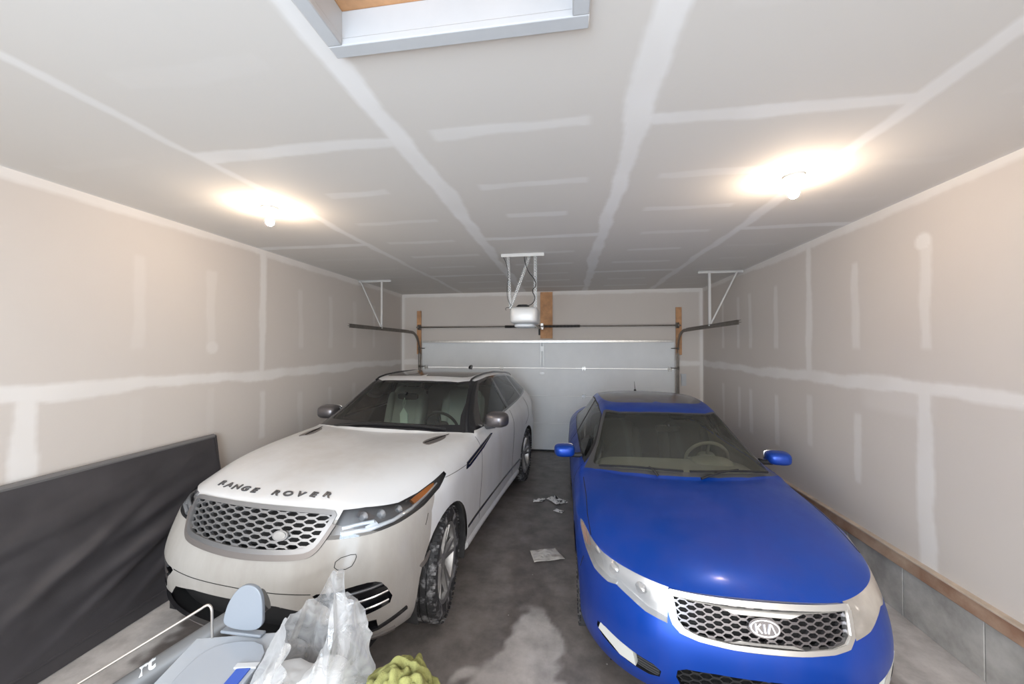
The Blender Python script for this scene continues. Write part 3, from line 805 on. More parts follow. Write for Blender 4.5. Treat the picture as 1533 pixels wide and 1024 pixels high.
    S.cut('roof_glass', smooth_poly([(-.1,2.34),(.44,2.37),(.54,2.44),(.56,2.6),(.565,3.2),(.53,4.1),(-.1,4.15)], 1), TP, zmin=1.4)
    dlo = [(1.60,1.165),(1.8,1.285),(2.0,1.395),(2.36,1.575),(2.75,1.60),(3.2,1.595),(3.7,1.565),(4.05,1.525),(4.30,1.475),(4.47,1.275),(4.2,1.25),(3.5,1.205),(2.7,1.165),(2.1,1.148)]
    S.cut('side_trim', dlo, SD, zmin=1.1)
    g1 = round_poly([(1.98,1.178),(2.20,1.40),(2.42,1.548),(2.70,1.575),(2.87,1.575),(2.95,1.195)], .03)
    g2 = round_poly([(3.00,1.20),(2.93,1.573),(3.2,1.572),(3.68,1.545),(3.78,1.235)], .03)
    g3 = round_poly([(3.84,1.245),(3.74,1.54),(4.02,1.51),(4.24,1.465),(4.40,1.285)], .03)
    for n_, g in (('front_door_window', g1), ('rear_door_window', g2), ('quarter_window', g3)): S.cut(n_, g, SD, zmin=1.1)
    # doors
    S.cut('front_door', [(1.66,.40),(1.70,1.0),(1.62,1.13),(1.9,1.5),(2.97,1.6),(2.93,.40)], SD, only=('body',), zmin=.1, ymin=1.5)
    S.cut('rear_door', [(2.93,.40),(2.97,1.6),(3.9,1.6),(3.88,1.2),(3.86,.95),(3.55,.86),(3.35,.66),(3.28,.40)], SD, only=('body',))
    # headlamps, grille, intakes
    hl = [(.555,.245,.992),(.66,.315,.992),(.80,.45,.975),(.87,.58,.985),(.915,.74,1.01),(.935,.88,1.032),(.94,.90,1.01),(.935,.78,.955),(.90,.60,.915),(.82,.42,.885),(.70,.30,.865),(.60,.22,.858),(.50,.17,.855)]
    hlp = S.cut('headlight', hl, Q, ymax=1.0)
    gr = [(0,1.0),(.30,.997),(.51,.985),(.53,.965),(.485,.86),(.455,.82),(.40,.802),(.2,.79),(0,.785)]
    S.cut('grille', [(-.1,1.0)]+gr+[(-.1,.785)], FR, ymax=.6)
    lo = [(-.1,.53),(.3,.525),(.48,.50),(.55,.43),(.80,.40),(.80,.34),(.5,.315),(-.1,.305)]
    S.cut('lower_intake', lo, FR, ymax=.6)
    so = [(.50,.60),(.62,.605),(.70,.625),(.79,.63),(.835,.60),(.872,.475),(.80,.455),(.70,.435),(.64,.43),(.60,.52),(.54,.56)]
    S.cut('corner_intake', smooth_poly(so,1), FR, ymax=.62)
    # arches
    for y in (.885, 3.765):
        S.cut('hole', [(y+math.cos(2*PI*k/40)*.425, .375+math.sin(2*PI*k/40)*.425) for k in range(40)], SD, facing=False)
    bmesh.ops.delete(S.bm, geom=[f for f in S.faces('hole') if f.calc_center_median().x > .5], context='FACES')
    S.bm.normal_update()
    WH = M['white']
    S.panel('body_shell', ['body', 'hole'], WH); S.panel('hood', 'hood', WH); S.panel('bumper', 'bumper', M['white_dirty'])
    for sd_ in (1, -1):
        d = S.panel('front_door', 'front_door', WH, side=sd_); S.panel('window', 'front_door_window', M['glass'], d, side=sd_)
        d2 = S.panel('rear_door', 'rear_door', WH, side=sd_); S.panel('window', 'rear_door_window', M['glass_dark'], d2, side=sd_)
        S.panel('quarter_window', 'quarter_window', M['glass_dark'], side=sd_)
        S.panel('window_surround', 'side_trim', M['gloss'], side=sd_)
    S.panel('windshield', 'windshield', M['glass_w']); S.panel('windshield_frame', 'windshield_frit', M['gloss'])
    S.panel('sunroof', 'roof_glass', M['gloss'])
    # lining seen through the windows
    S.panel('cabin_lining', ['body', 'front_door', 'rear_door', 'side_trim', 'roof_glass'], M['lining_dark'], off=-.03)
    # headlamps
    for sd_ in (1, -1):
        lamp = S.recess('headlight', 'headlight', .055, M['satin'], (-.45, .85, 0), side=sd_)
        S.panel('lens', 'headlight', M['lens'], lamp, side=sd_)
        def on(p, off, sd_=sd_):
            r = S.hit(Q, *Q.uv(p), off); q = r[0]; return Vector((q.x*sd_, q.y, q.z))
        mb = MB()
        mb.tube([on(p, -.012) for p in [(.58,.2,.880),(.70,.30,.890),(.80,.39,.908),(.87,.50,.932),(.905,.64,.958),(.925,.78,.99)]], [.013,.013,.012,.011,.010,.006], 10)
        mb.build('light_guide', M['drl'], lamp)
        mb = MB(); mb.tube([on(p, -.014) for p in [(.58,.2,.908),(.66,.27,.922),(.72,.31,.925),(.735,.32,.915),(.68,.28,.898)]], .011, 8); mb.build('light_guide', M['drl'], lamp)
        for px, py, pz in ((.66,.28,.955),(.74,.35,.955),(.81,.44,.955)):
            c = on((px,py,pz), -.035); MB().lathe([(.0,.012),(.018,.008),(.028,-.004),(.032,-.012)], 20, 'y', c).build('reflector', M['lampw'], lamp)
        mb = MB(); pts = [(.855,.52,.968),(.885,.62,.985),(.905,.70,.998),(.915,.75,1.0),(.915,.73,.972),(.895,.64,.955),(.87,.55,.94)]
        top_ = [on(p, -.006) for p in pts]; bot = [on(p, -.03) for p in pts]; n = len(pts)
        mb.add(top_+bot, [tuple(range(n)), tuple(range(2*n-1, n-1, -1))]+[(i,(i+1)%n,n+(i+1)%n,n+i) for i in range(n)])
        mb.build('turn_signal', M['amber'], lamp)
    # grille
    g = S.recess('grille', 'grille', .07, M['black'], (0,1,0))
    mb = MB(); poly = [(-.01,1.02)]+[(x+.004, z) for x, z in gr[1:-1]]+[(-.01,.785)]
    for k in range(14):
        zigzag(S, .778+.0172*k, -.62, .62, .125, .0060, poly, FR, -.012, .0095, .02, mb, k % 2)
    mb.build('mesh', M['grim'], g)
    full = [(-x, z) for x, z in reversed(gr[1:])][0:]; ring = [(x, z) for x, z in gr] + [(-x, z) for x, z in reversed(gr[1:-1])]
    ring = smooth_poly([(x, z) for x, z in ring], 1)
    f = S.strip(ring, FR, .026, .022, .0, True, step=.015).build('frame', M['grim'], g)
    bot = [(.535,.93),(.505,.86),(.47,.80),(.41,.777),(.2,.764),(0,.758),(-.2,.764),(-.41,.777),(-.47,.80),(-.505,.86),(-.535,.93)]
    S.strip(smooth_poly(bot, 2, False), FR, .034, .016, .002, False, step=.015).build('frame', M['satin_l'], g)
    def onF(u, v, h): 
        r = S.hit(FR, u, v, h); return r[0]
    em = MB(); n = 32; cx, cz = .255, .872
    vs = [onF(cx+math.cos(2*PI*k/n)*.047, cz+math.sin(2*PI*k/n)*.026, hh) for hh in (-.01, .014) for k in range(n)]
    em.add(vs, [tuple(range(n, 2*n))]+[(k, (k+1)%n, n+(k+1)%n, n+k) for k in range(n)]).build('emblem', M['grim'], g)
    em = MB(); vs = [onF(cx+math.cos(2*PI*k/n)*.036, cz+math.sin(2*PI*k/n)*.018, hh) for hh in (.012, .018) for k in range(n)]
    em.add(vs, [tuple(range(n, 2*n))]+[(k, (k+1)%n, n+(k+1)%n, n+k) for k in range(n)]).build('emblem', M['rim'], g)
    # lettering along the hood lip
    word = 'RANGE ROVER'; x = -.425; 
    for ch in word:
        if ch == ' ': x += .085; continue
        def fn(u, v, h, x=x):
            r = S.hit(TP, x+u*1.45, .232+.62*(x*x)*.55+v*.95, h); return r[0]
        text_mb(ch, .058, fn, .006).build('letter', M['satin'], root, smooth=False)
        x += .083
    # intakes
    S.recess('lower_intake', 'lower_intake', .09, M['black'], (0,1,0))
    for sd_ in (1, -1):
        ci = S.recess('corner_intake', 'corner_intake', .07, M['gloss'], (0,1,0), side=sd_)
        for z0 in (.585, .53, .475):
            mb = MB(); pts = [(.635 + (.535-z0)*.1, z0-.012), (.72, z0-.004), (.80, z0+.004), (.852, z0+.012)]
            P = [S.hit(FR, u, v, -.012)[0] for u, v in dens(pts, .02, False)]
            mb.tube([(p.x*sd_, p.y, p.z) for p in P], .0085, 8); mb.build('blade', M['chrome'] if z0 < .56 else M['satin'], ci)
    S.strip([(.9,.385),(.80,.345),(.6,.325),(.3,.305),(0,.30),(-.3,.305),(-.6,.325),(-.80,.345),(-.9,.385)], FR, .018, .02, .002, False).build('bumper_trim', M['gloss'], root)
    S.strip([(.84,.28),(.7,.27),(.4,.263),(0,.26),(-.4,.263),(-.7,.27),(-.84,.28)], FR, .03, .03, .0, False).build('skid_strip', M['satin_l'], root)
    MB().box((0,.45,.20),(1.1,.5,.08)).build('front_undertray', M['black'], root, bevel=.03)
    MB().box((0,2.35,.27),(1.5,4.3,.10)).build('underbody', M['black'], root)
    # hood vents
    for sd_ in (1, -1):
        mb = MB(); pts = smooth_poly([(.56,1.21),(.63,1.165),(.66,1.18),(.70,1.36),(.69,1.45),(.65,1.47),(.60,1.40)], 2); n = len(pts)
        T_ = [S.hit(TP, u, v, .004)[0] for u, v in pts]; B_ = [S.hit(TP, u, v, -.01)[0] for u, v in pts]
        mb.add([(p.x*sd_, p.y, p.z) for p in T_+B_], [tuple(range(n))]+[(i,(i+1)%n,n+(i+1)%n,n+i) for i in range(n)])
        v = mb.build('hood_vent', M['satin_l'], root)
        mb = MB()
        for k in range(4):
            a = [S.hit(TP, .60+.012*k+t*.05, 1.20+.05*k+t*.16, .007)[0] for t in (0, .5, 1)]
            mb.tube([(p.x*sd_, p.y, p.z) for p in a], .003, 6)
        mb.build('louvre', M['gap'], v)
    # side vents on fender and door, mouldings, sill
    for sd_ in (1, -1):
        mb = MB(); P = [S.hit(SD, y, z)[0] for y, z in ((1.26,.945),(1.30,.99),(1.68,1.03),(2.06,1.068),(2.10,1.06),(1.75,.995),(1.36,.945))]; n = 7
        mb.add([(p.x*sd_+o*sd_, p.y, p.z) for o in (-.005, .008) for p in P], [tuple(range(n, 2*n))]+[(i,(i+1)%n,n+(i+1)%n,n+i) for i in range(n)])
        v = mb.build('side_vent', M['gloss'], root)
        mb = MB(); P = [S.hit(SD, y, z, .011)[0] for y, z in ((1.32,.968),(1.7,1.012),(2.03,1.055))]; mb.tube([(p.x*sd_, p.y, p.z) for p in P], .004, 6); mb.build('blade', M['satin_l'], v)
        mb = MB(); P = [S.hit(SD, y, .435) for y in (1.33,1.5,2.0,2.5,3.0,3.3)]
        mb.tube([((p[0].x+.0)*sd_, p[0].y, p[0].z) for p in P], .011, 8); mb.build('door_moulding', M['gloss'], root)
        mb = MB(); P = [S.hit(SD, y, .30) for y in (1.34,1.7,2.5,3.3)]
        mb.tube([((p[0].x-.03)*sd_, p[0].y, p[0].z-.03) for p in P], .045, 10); mb.build('rocker_panel', M['white'], root)
    # mirrors
    for sd_ in (1, -1):
        def wp(p): 
            t = (p.y+.10)/.2; return (p.x*(.85+.15*t), p.y, p.z*(.78+.22*t))
        R = Rz(-.12*sd_)
        m_ = MB().sup((1.005*sd_, 1.98, 1.225), (.25, .19, .17), .62, R, warp=wp).build('side_mirror', M['satin_m'], root, angle=60)
        MB().tube([(.86*sd_,2.02,1.145),(.92*sd_,2.0,1.15),(.98*sd_,1.985,1.165)], [.035,.028,.03], 12).build('mirror_arm', M['satin'], m_)
        MB().sup((1.005*sd_, 2.07, 1.225), (.21, .014, .14), .5, R).build('mirror_glass', M['chrome'], m_)
    # roof rails, antenna fin, wipers
    for sd_ in (1, -1):
        mb = MB(); P = []
        for y in [2.30,2.36,2.5,2.8,3.2,3.6,3.9,4.15,4.3,4.36]:
            r = S.hit(TP, .60 if y < 3.9 else .585-(y-3.9)*.08, y); P.append(r[0] + Vector((0,0,.0 if y in (2.30, 4.36) else .008)))
        mb.tube([(p.x*sd_, p.y, p.z) for p in P], .013, 10); mb.build('roof_rail', M['gloss'], root)
    MB().sup((.0,3.95,1.645), (.035,.16,.075), .8, warp=lambda p: (p.x, p.y+p.z*.6, p.z)).build('antenna_fin', M['gloss'], root)
    mb = MB()
    for x0, x1 in ((-.55,.05), (.05,.62)):
        P = [S.hit(TP, x0+(x1-x0)*t, 1.51+.11*(max(0, x0+(x1-x0)*t)**2)*1.2+.02, .018)[0] for t in (0,.25,.5,.75,1)]; mb.tube(P, .008, 6)
    mb.build('wiper', M['black'], root)
    # shut lines, tow cover, sensors
    seg_gap(S, [([(.90,.995),(1.08,.985),(1.28,.975)], SD, False, True), ([(.60,.86),(.56,.80)], SD, False, True),
        ([(1.66,.36),(1.70,1.0),(1.66,1.12)], SD, False, True), ([(2.93,.36),(2.97,1.16)], SD, False, True), ([(3.88,1.2),(3.86,.95),(3.62,.86)], SD, False, True),
        (smooth_poly([(.60,.715),(.60,.765),(.69,.785),(.70,.76),(.68,.715)],1), FR, True, False),
        ([(0,.60),(.30,.597),(.50,.60)], FR, False, True)], .0035)
    for u, v in ((.25,.45),(-.25,.45),(.47,.45),(-.47,.45)):
        r = S.hit(FR, u, v, -.085)[0]; MB().lathe([(0,-.01),(.012,-.01),(.014,0)], 14, 'y', r).build('parking_sensor', M['satin_l'], root)
    for sd_ in (1, -1):
        P = smooth_poly([(.47,.585),(.55,.60),(.60,.63),(.56,.575),(.50,.555)], 1); n = len(P); Q_ = [S.hit(SD, u, v)[0] for u, v in P]
        MB().add([(p.x*sd_+o*sd_, p.y, p.z) for o in (-.006, .004) for p in Q_], [tuple(range(n, 2*n))]+[(i,(i+1)%n,n+(i+1)%n,n+i) for i in range(n)]).build('side_marker', M['satin_l'], root)
    # wheels
    for y in (.885, 3.765): wheel_well(root, y, .375, .43, .55, .925)
    for y in (.885, 3.765):
        for sd_ in (1, -1): make_wheel(root, .82*sd_, y, .378, .262, .262, sd_, 5, 'split', .17 if y < 2 else 0)
    # cabin
    SE = M['seat_grey']
    for sd_ in (1, -1): seat(root, .38*sd_, 2.35, .78, SE)
    MB().sup((0, 3.42, .78), (1.25, .5, .2), .3).sup((0, 3.70, 1.08), (1.25, .16, .62), .3, Rx(-.3)).build('rear_seat', SE, root)
    MB().sup((0, 1.72, 1.02), (1.44, .52, .26), .35, Rx(.05)).build('dashboard', M['dash_dark'], root)
    MB().sup((0, 2.3, .78), (.22, .9, .28), .3).build('centre_console', M['dash_dark'], root)
    steering_wheel(root, (.38, 2.02, 1.11), .185, M['dash_dark'])
    MB().sup((0, 1.99, 1.43), (.24, .04, .07), .5).tube([(0,1.97,1.47),(0,1.93,1.475)], .012).build('rear_view_mirror', M['black'], root)
    MB().box((0,2.6,.45),(1.6,2.6,.05)).build('cabin_floor', M['lining_dark'], root)
    return root, S

# ================================================================ blue sedan
def build_sedan():
    root = empty('sedan_car', (.95, 1.97, 0), .01)
    tag(root, 'blue sedan with chrome framed grille parked beside the right wall', 'car')
    top = [
     [(0,.085,.725),(.22,.097,.725),(.42,.14,.727),(.60,.245,.735),(.735,.40,.745),(.81,.58,.755)],
     [(0,.21,.79),(.22,.222,.79),(.43,.265,.785),(.62,.37,.78),(.76,.53,.78),(.84,.72,.775)],
     [(0,.45,.85),(.23,.45,.853),(.45,.49,.853),(.64,.57,.845),(.78,.70,.825),(.862,.86,.79)],
     [(0,.78,.905),(.24,.78,.912),(.46,.80,.912),(.65,.86,.90),(.785,.95,.875),(.868,1.05,.82)],
     [(0,1.06,.945),(.24,1.07,.950),(.47,1.11,.950),(.66,1.19,.94),(.795,1.28,.91),(.865,1.32,.84)],
     [(0,1.16,.962),(.24,1.17,.964),(.48,1.22,.962),(.69,1.33,.958),(.805,1.41,.93),(.865,1.45,.85)],
     [(0,1.52,1.180),(.23,1.53,1.178),(.44,1.58,1.168),(.615,1.67,1.145),(.81,1.76,.945),(.87,1.76,.86)],
     [(0,1.90,1.372),(.22,1.91,1.368),(.41,1.96,1.355),(.555,2.03,1.33),(.81,2.1,.952),(.872,2.1,.865)],
     [(0,2.26,1.436),(.23,2.26,1.432),(.42,2.29,1.418),(.565,2.34,1.38),(.81,2.42,.962),(.875,2.42,.87)],
     [(0,2.68,1.458),(.24,2.68,1.453),(.43,2.70,1.438),(.57,2.74,1.398),(.81,2.76,.972),(.878,2.76,.875)],
     [(0,3.06,1.435),(.24,3.06,1.43),(.42,3.08,1.415),(.56,3.10,1.37),(.805,3.1,.983),(.878,3.1,.88)],
     [(0,3.36,1.385),(.23,3.36,1.38),(.41,3.37,1.362),(.535,3.38,1.315),(.795,3.4,.995),(.872,3.4,.888)],
     [(0,3.74,1.225),(.23,3.74,1.222),(.40,3.73,1.205),(.525,3.72,1.165),(.78,3.72,1.005),(.862,3.72,.892)],
     [(0,4.06,1.095),(.23,4.06,1.093),(.43,4.04,1.085),(.60,4.02,1.06),(.74,4.02,1.0),(.85,4.02,.895)],
     [(0,4.36,1.07),(.23,4.36,1.068),(.42,4.34,1.06),(.58,4.31,1.04),(.70,4.28,.99),(.80,4.25,.89)],
     [(0,4.45,1.0),(.23,4.445,1.0),(.42,4.42,.99),(.57,4.38,.97),(.68,4.34,.93),(.76,4.31,.87)]]
    Z = [.665,.575,.48,.375,.275,.19]
    fx = [(0,.22,.43,.62,.76,.835),(0,.225,.44,.63,.78,.852),(0,.23,.45,.64,.79,.862),(0,.23,.45,.64,.79,.862),(0,.23,.45,.635,.785,.857),(0,.22,.43,.61,.75,.83)]
    fy = [(.055,.067,.11,.215,.375,.57),(.025,.037,.082,.19,.355,.56),(.0,.012,.06,.17,.34,.55),(.0,.012,.06,.17,.335,.55),(.015,.027,.075,.18,.345,.55),(.06,.07,.115,.21,.37,.56)]
    low = [[(fx[j][c], fy[j][c], Z[j]) for j in range(6)] for c in range(6)]
    for i in range(1, len(top)-1):
        y = top[i][5][1]; b = math.exp(-((y-.90)/.42)**2) + math.exp(-((y-3.55)/.5)**2); x0 = top[i][5][0]
        xs = [x0+.010+.004*b, .880+.008*b, .875+.012*b, .865+.018*b, .86+.016*b, .83+.01*b]
        if y > 4.1: xs = [x_-.04 for x_ in xs]
        low.append([(xs[j], y, Z[j]+(.10 if j == 0 else .04 if j == 1 else 0)) for j in range(6)])
    for c in range(5, -1, -1):
        X = (0,.24,.46,.62,.74,.82)[c]; Y = (4.52,4.515,4.49,4.45,4.38,4.30)[c]
        low.append([(X, Y-.02, .74), (X, Y, .60), (X, Y+.01, .48), (X, Y, .375), (X, Y-.02, .275), (X*.97, Y-.07, .20)])
    S = Shell(top, low, root, crease_rows=((0,.3),(5,.5),(7,.2)), crease_cols=((3,5,12,.4),(4,5,12,.4)))
    Q = QB(38)
    S.cut('hood', [(0,-.1),(.42,.0),(.60,.235),(.735,.39),(.79,.56),(.80,.75),(.795,.95),(.80,1.27),(.67,1.205),(.48,1.135),(.24,1.09),(0,1.08),(-.1,1.08),(-.1,-.1)], TP, zmin=.728)
    S.cut('bumper', [(-.1,.1),(.50,.1),(.50,.40),(.56,.55),(.50,.67),(.40,.70),(.2,.73),(-.1,.73)], SD, facing=False, only=('body',), ymax=.9)
    S.cut('windshield_frit', [(-.05,1.175),(.24,1.185),(.48,1.235),(.70,1.335),(.785,1.41),(.55,2.06),(.41,1.945),(.22,1.895),(-.05,1.885)], TP, zmin=.9)
    S.cut('windshield', round_poly([(-.05,1.215),(.24,1.222),(.48,1.268),(.675,1.365),(.71,1.42),(.53,2.01),(.405,1.915),(.22,1.87),(-.05,1.86)], .03), TP, zmin=.9)
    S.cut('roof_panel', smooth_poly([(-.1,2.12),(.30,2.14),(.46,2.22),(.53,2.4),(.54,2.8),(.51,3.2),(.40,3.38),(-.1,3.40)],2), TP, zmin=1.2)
    S.cut('rear_window', smooth_poly([(-.05,3.42),(.38,3.44),(.46,3.50),(.50,3.95),(.40,4.0),(-.05,4.02)], 1), TP, zmin=1.0)
    dlo = [(1.50,.955),(1.66,1.09),(2.02,1.305),(2.35,1.365),(2.76,1.385),(3.1,1.355),(3.38,1.295),(3.68,1.16),(3.78,1.03),(3.4,1.01),(2.76,.985),(2.1,.965)]
    S.cut('side_trim', dlo, SD, zmin=.93)
    S.cut('front_door_window', round_poly([(1.60,.972),(1.82,1.17),(2.06,1.305),(2.36,1.350),(2.59,1.365),(2.60,.99)],.03), SD, zmin=.93)
    S.cut('rear_door_window', round_poly([(2.67,.995),(2.66,1.368),(2.9,1.362),(3.1,1.338),(3.38,1.265),(3.58,1.03)],.03), SD, zmin=.93)
    S.cut('front_door', [(1.42,.30),(1.46,.85),(1.50,.93),(1.7,1.4),(2.64,1.4),(2.62,.30)], SD, only=('body',), zmin=.1, ymin=1.35)
    S.cut('rear_door', [(2.62,.30),(2.64,1.4),(3.6,1.4),(3.66,1.0),(3.60,.80),(3.3,.66),(3.12,.45),(3.08,.30)], SD, only=('body',))
    hl = [(.415,.14,.726),(.60,.245,.738),(.735,.40,.748),(.80,.55,.765),(.835,.70,.785),(.845,.76,.785),(.845,.70,.755),(.82,.56,.69),(.77,.42,.645),(.70,.31,.635),(.66,.265,.648),(.60,.21,.625),(.52,.155,.592),(.42,.105,.575)]
    S.cut('headlight', hl, Q, ymax=1.0)
    gr = [(0,.706),(.2,.706),(.405,.706),(.41,.70),(.405,.60),(.375,.565),(.31,.552),(.20,.545),(.12,.538),(0,.535)]
    S.cut('grille', [(-.1,.706)]+gr+[(-.1,.535)], FR, ymax=.6)
    lo = smooth_poly([(-.1,.40),(.34,.40),(.42,.36),(.36,.25),(-.1,.24)],1)
    S.cut('lower_intake', lo, FR, ymax=.6)
    fo = smooth_poly([(.47,.35),(.62,.37),(.77,.41),(.775,.35),(.66,.295),(.48,.28)],1)
    S.cut('fog_opening', fo, FR, ymax=.6)
    for y in (.90, 3.55):
        S.cut('hole', [(y+math.cos(2*PI*k/40)*.355, .318+math.sin(2*PI*k/40)*.355) for k in range(40)], SD, facing=False)
    bmesh.ops.delete(S.bm, geom=[f for f in S.faces('hole') if f.calc_center_median().x > .5], context='FACES')
    S.bm.normal_update()
    BL = M['blue']
    S.panel('body_shell', ['body', 'hole'], BL); S.panel('hood', 'hood', BL); S.panel('bumper', 'bumper', BL)
    for sd_ in (1, -1):
        d = S.panel('front_door', 'front_door', BL, side=sd_); S.panel('window', 'front_door_window', M['glass'], d, side=sd_)
        d2 = S.panel('rear_door', 'rear_door', BL, side=sd_); S.panel('window', 'rear_door_window', M['glass'], d2, side=sd_)
        S.panel('window_surround', 'side_trim', M['black'], side=sd_)
    S.panel('windshield', 'windshield', M['glass_hazy']); S.panel('windshield_frame', 'windshield_frit', M['satin'])
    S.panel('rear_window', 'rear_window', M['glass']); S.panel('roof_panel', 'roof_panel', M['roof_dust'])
    S.panel('cabin_lining', ['body', 'front_door', 'rear_door', 'side_trim', 'roof_panel'], M['lining_grey'], off=-.03)
    for sd_ in (1, -1):
        lamp = S.recess('headlight', 'headlight', .05, M['lampw'], (-.45, .85, 0), side=sd_)
        S.panel('lens', 'headlight', M['lens_hazy'] if sd_ < 0 else M['lens_yellow'], lamp, side=sd_)
        def on(p, off, sd_=sd_):
            q = S.hit(Q, *Q.uv(p), off)[0]; return Vector((q.x*sd_, q.y, q.z))
        for px, py, pz, r_ in ((.54,.19,.67,.042),(.68,.31,.70,.046),(.78,.46,.72,.036)):
            c = on((px,py,pz), -.05); MB().lathe([(.0,.02),(r_*.3,.016),(r_*.7,.0),(r_,-.026)], 24, 'y', c).build('reflector', M['chrome'], lamp)
        mb = MB(); pts = [(.825,.64,.765),(.84,.72,.782),(.843,.745,.778),(.838,.68,.745),(.825,.60,.71),(.81,.56,.71)]
        t_ = [on(p, -.008) for p in pts]; b_ = [on(p, -.03) for p in pts]; n = len(pts)
        mb.add(t_+b_, [tuple(range(n)), tuple(range(2*n-1, n-1, -1))]+[(i,(i+1)%n,n+(i+1)%n,n+i) for i in range(n)]).build('turn_signal', M['amber'], lamp)
    g = S.recess('grille', 'grille', .06, M['black'], (0,1,0))
    mb = MB(); poly = [(-.01,.704)]+[(x, min(z,.704)) for x, z in gr[1:-1]]+[(-.01,.53)]
    for k in range(14): zigzag(S, .538+.0150*k, -.45, .45, .078, .0052, poly, FR, -.010, .0068, .02, mb, k % 2)
    mb.build('mesh', M['satin_m'], g)
    def fnF(u, v, h): return S.hit(FR, u, v, h)[0]
    # chrome surround with the notched top and bottom edges
    outer = smooth_poly([(-.428,.723),(.428,.723),(.434,.70),(.424,.59),(.385,.553),(.31,.538),(.16,.525),(-.16,.525),(-.31,.538),(-.385,.553),(-.424,.59),(-.434,.70)],1)
    inner = [(-.400,.698),(-.19,.690),(-.13,.670),(.13,.670),(.19,.690),(.400,.698),(.398,.685),(.388,.605),(.36,.575),(.30,.560),(.17,.552),(.12,.566),(-.12,.566),(-.17,.552),(-.30,.560),(-.36,.575),(-.388,.605),(-.398,.69)]
    import mathutils.geometry as mg
    o2 = dens(outer, .02); i2 = dens(inner, .02)
    tris = mg.tessellate_polygon([[Vector((x,y,0)) for x, y in o2], [Vector((x,y,0)) for x, y in i2]])
    allp = o2+i2; n = len(allp); ft = [fnF(x, y, .012) for x, y in allp]; fb = [fnF(x, y, -.015) for x, y in allp]
    fs = [tuple(t) for t in tris]
    for a0, cnt in ((0, len(o2)), (len(o2), len(i2))):
        fs += [(a0+k, a0+(k+1)%cnt, n+a0+(k+1)%cnt, n+a0+k) for k in range(cnt)]
    MB().add(ft+fb, fs).build('frame', M['chrome_soft'], g, angle=50)
    S.strip([(-.415,.711),(0,.712),(.415,.711)], FR, .027, .014, .010, False, step=.015).build('frame', M['chrome_soft'], g)
    S.strip([(-.420,.70),(-.41,.60),(-.378,.563),(-.30,.548),(-.15,.539),(.15,.539),(.30,.548),(.378,.563),(.41,.60),(.420,.70)], FR, .022, .014, .010, False, step=.015).build('frame', M['chrome_soft'], g)
    n = 40; cz = .628
    def oval(rx, rz, h0, h1, m_, nm):
        vs = [fnF(math.cos(2*PI*k/n)*rx, cz+math.sin(2*PI*k/n)*rz, hh) for hh in (h0, h1) for k in range(n)]
        return MB().add(vs, [tuple(range(n, 2*n))]+[(k, (k+1)%n, n+(k+1)%n, n+k) for k in range(n)]).build(nm, m_, g)
    oval(.072, .040, -.01, .016, M['satin_m'], 'emblem'); oval(.066, .034, .014, .021, M['chrome'], 'emblem'); oval(.060, .0285, .019, .0225, M['satin_m'], 'emblem')
    # emblem letters (the A has no crossbar)
    strokes = {'K': [[(-.042,-.018),(-.042,.018)], [(-.020,.018),(-.040,.001)], [(-.036,.003),(-.018,-.018)]], 'I': [[(-.004,-.018),(-.004,.018)]], 'A': [[(.010,-.018),(.023,.018),(.027,.018)], [(.027,.018),(.042,-.018)]]}
    for ch, ss in strokes.items():
        mb = MB()
        for st in ss: S.strip([(x, cz+y) for x, y in st], FR, .0068, .005, .0245, False, mb, False, step=.005)
        mb.build('letter', M['chrome'], g)
    li = S.recess('lower_intake', 'lower_intake', .07, M['black'], (0,1,0))
    mb = MB(); pl = [(-.01,.40),(.34,.40),(.42,.36),(.36,.25),(-.01,.24)]
    for k in range(9): zigzag(S, .245+.019*k, -.42, .42, .09, .007, pl, FR, -.02, .007, .015, mb, k % 2)
    mb.build('mesh', M['black'], li)
    for sd_ in (1, -1):
        fo_ = S.recess('fog_light_pocket', 'fog_opening', .035, M['black'], (0,1,0), side=sd_)
        pts = [(.60,.365),(.755,.402),(.765,.36),(.66,.305),(.585,.295)]; n = len(pts)
        P = [S.hit(FR, u, v, .003)[0] for u, v in pts]; P2 = [S.hit(FR, u, v, -.03)[0] for u, v in pts]
        MB().add([(p.x*sd_, p.y, p.z) for p in P+P2], [tuple(range(n))]+[(i,(i+1)%n,n+(i+1)%n,n+i) for i in range(n)]).build('fog_light', M['fog'], fo_)
        mb = MB()
        for k in range(4): S.strip([(.48,.292+.015*k),(.58,.305+.015*k)], FR, .005, .01, -.012, False, mb, False)
        mb2 = MB().add([(v[0]*sd_, v[1], v[2]) for v in mb.v], mb.f); mb2.build('mesh', M['satin'], fo_)
    MB().box((0,.42,.17),(1.0,.45,.06)).build('front_undertray', M['black'], root, bevel=.03)
    MB().box((0,2.3,.22),(1.4,4.0,.08)).build('underbody', M['black'], root)
    for sd_ in (1, -1):
        def wp(p):
            t = (p.y+.10)/.2; return (p.x*(.85+.15*t), p.y, p.z*(.75+.25*t))
        m_ = MB().sup((.955*sd_, 1.72, 1.0), (.21, .15, .135), .62, Rz(-.15*sd_), warp=wp).build('side_mirror', BL, root, angle=60)
        MB().tube([(.79*sd_,1.72,.965),(.84*sd_,1.72,.96),(.90*sd_,1.72,.965)], [.028,.022,.026], 12).build('mirror_arm', M['black'], m_)
        MB().sup((.955*sd_, 1.79, 1.0), (.18, .014, .11), .5, Rz(-.15*sd_)).build('mirror_glass', M['chrome'], m_)
        mb = MB(); P = [S.hit(SD, y, .72)[0] for y in (1.55,1.8,2.1,2.45,2.58)]
        MB().sup(S.hit(SD, 2.45, .84, .02)[0]*1.0 if sd_ > 0 else Vector((-S.hit(SD, 2.45, .84, .02)[0].x, 2.45, .84)), (.03,.17,.03), .6).build('door_handle', BL, root)
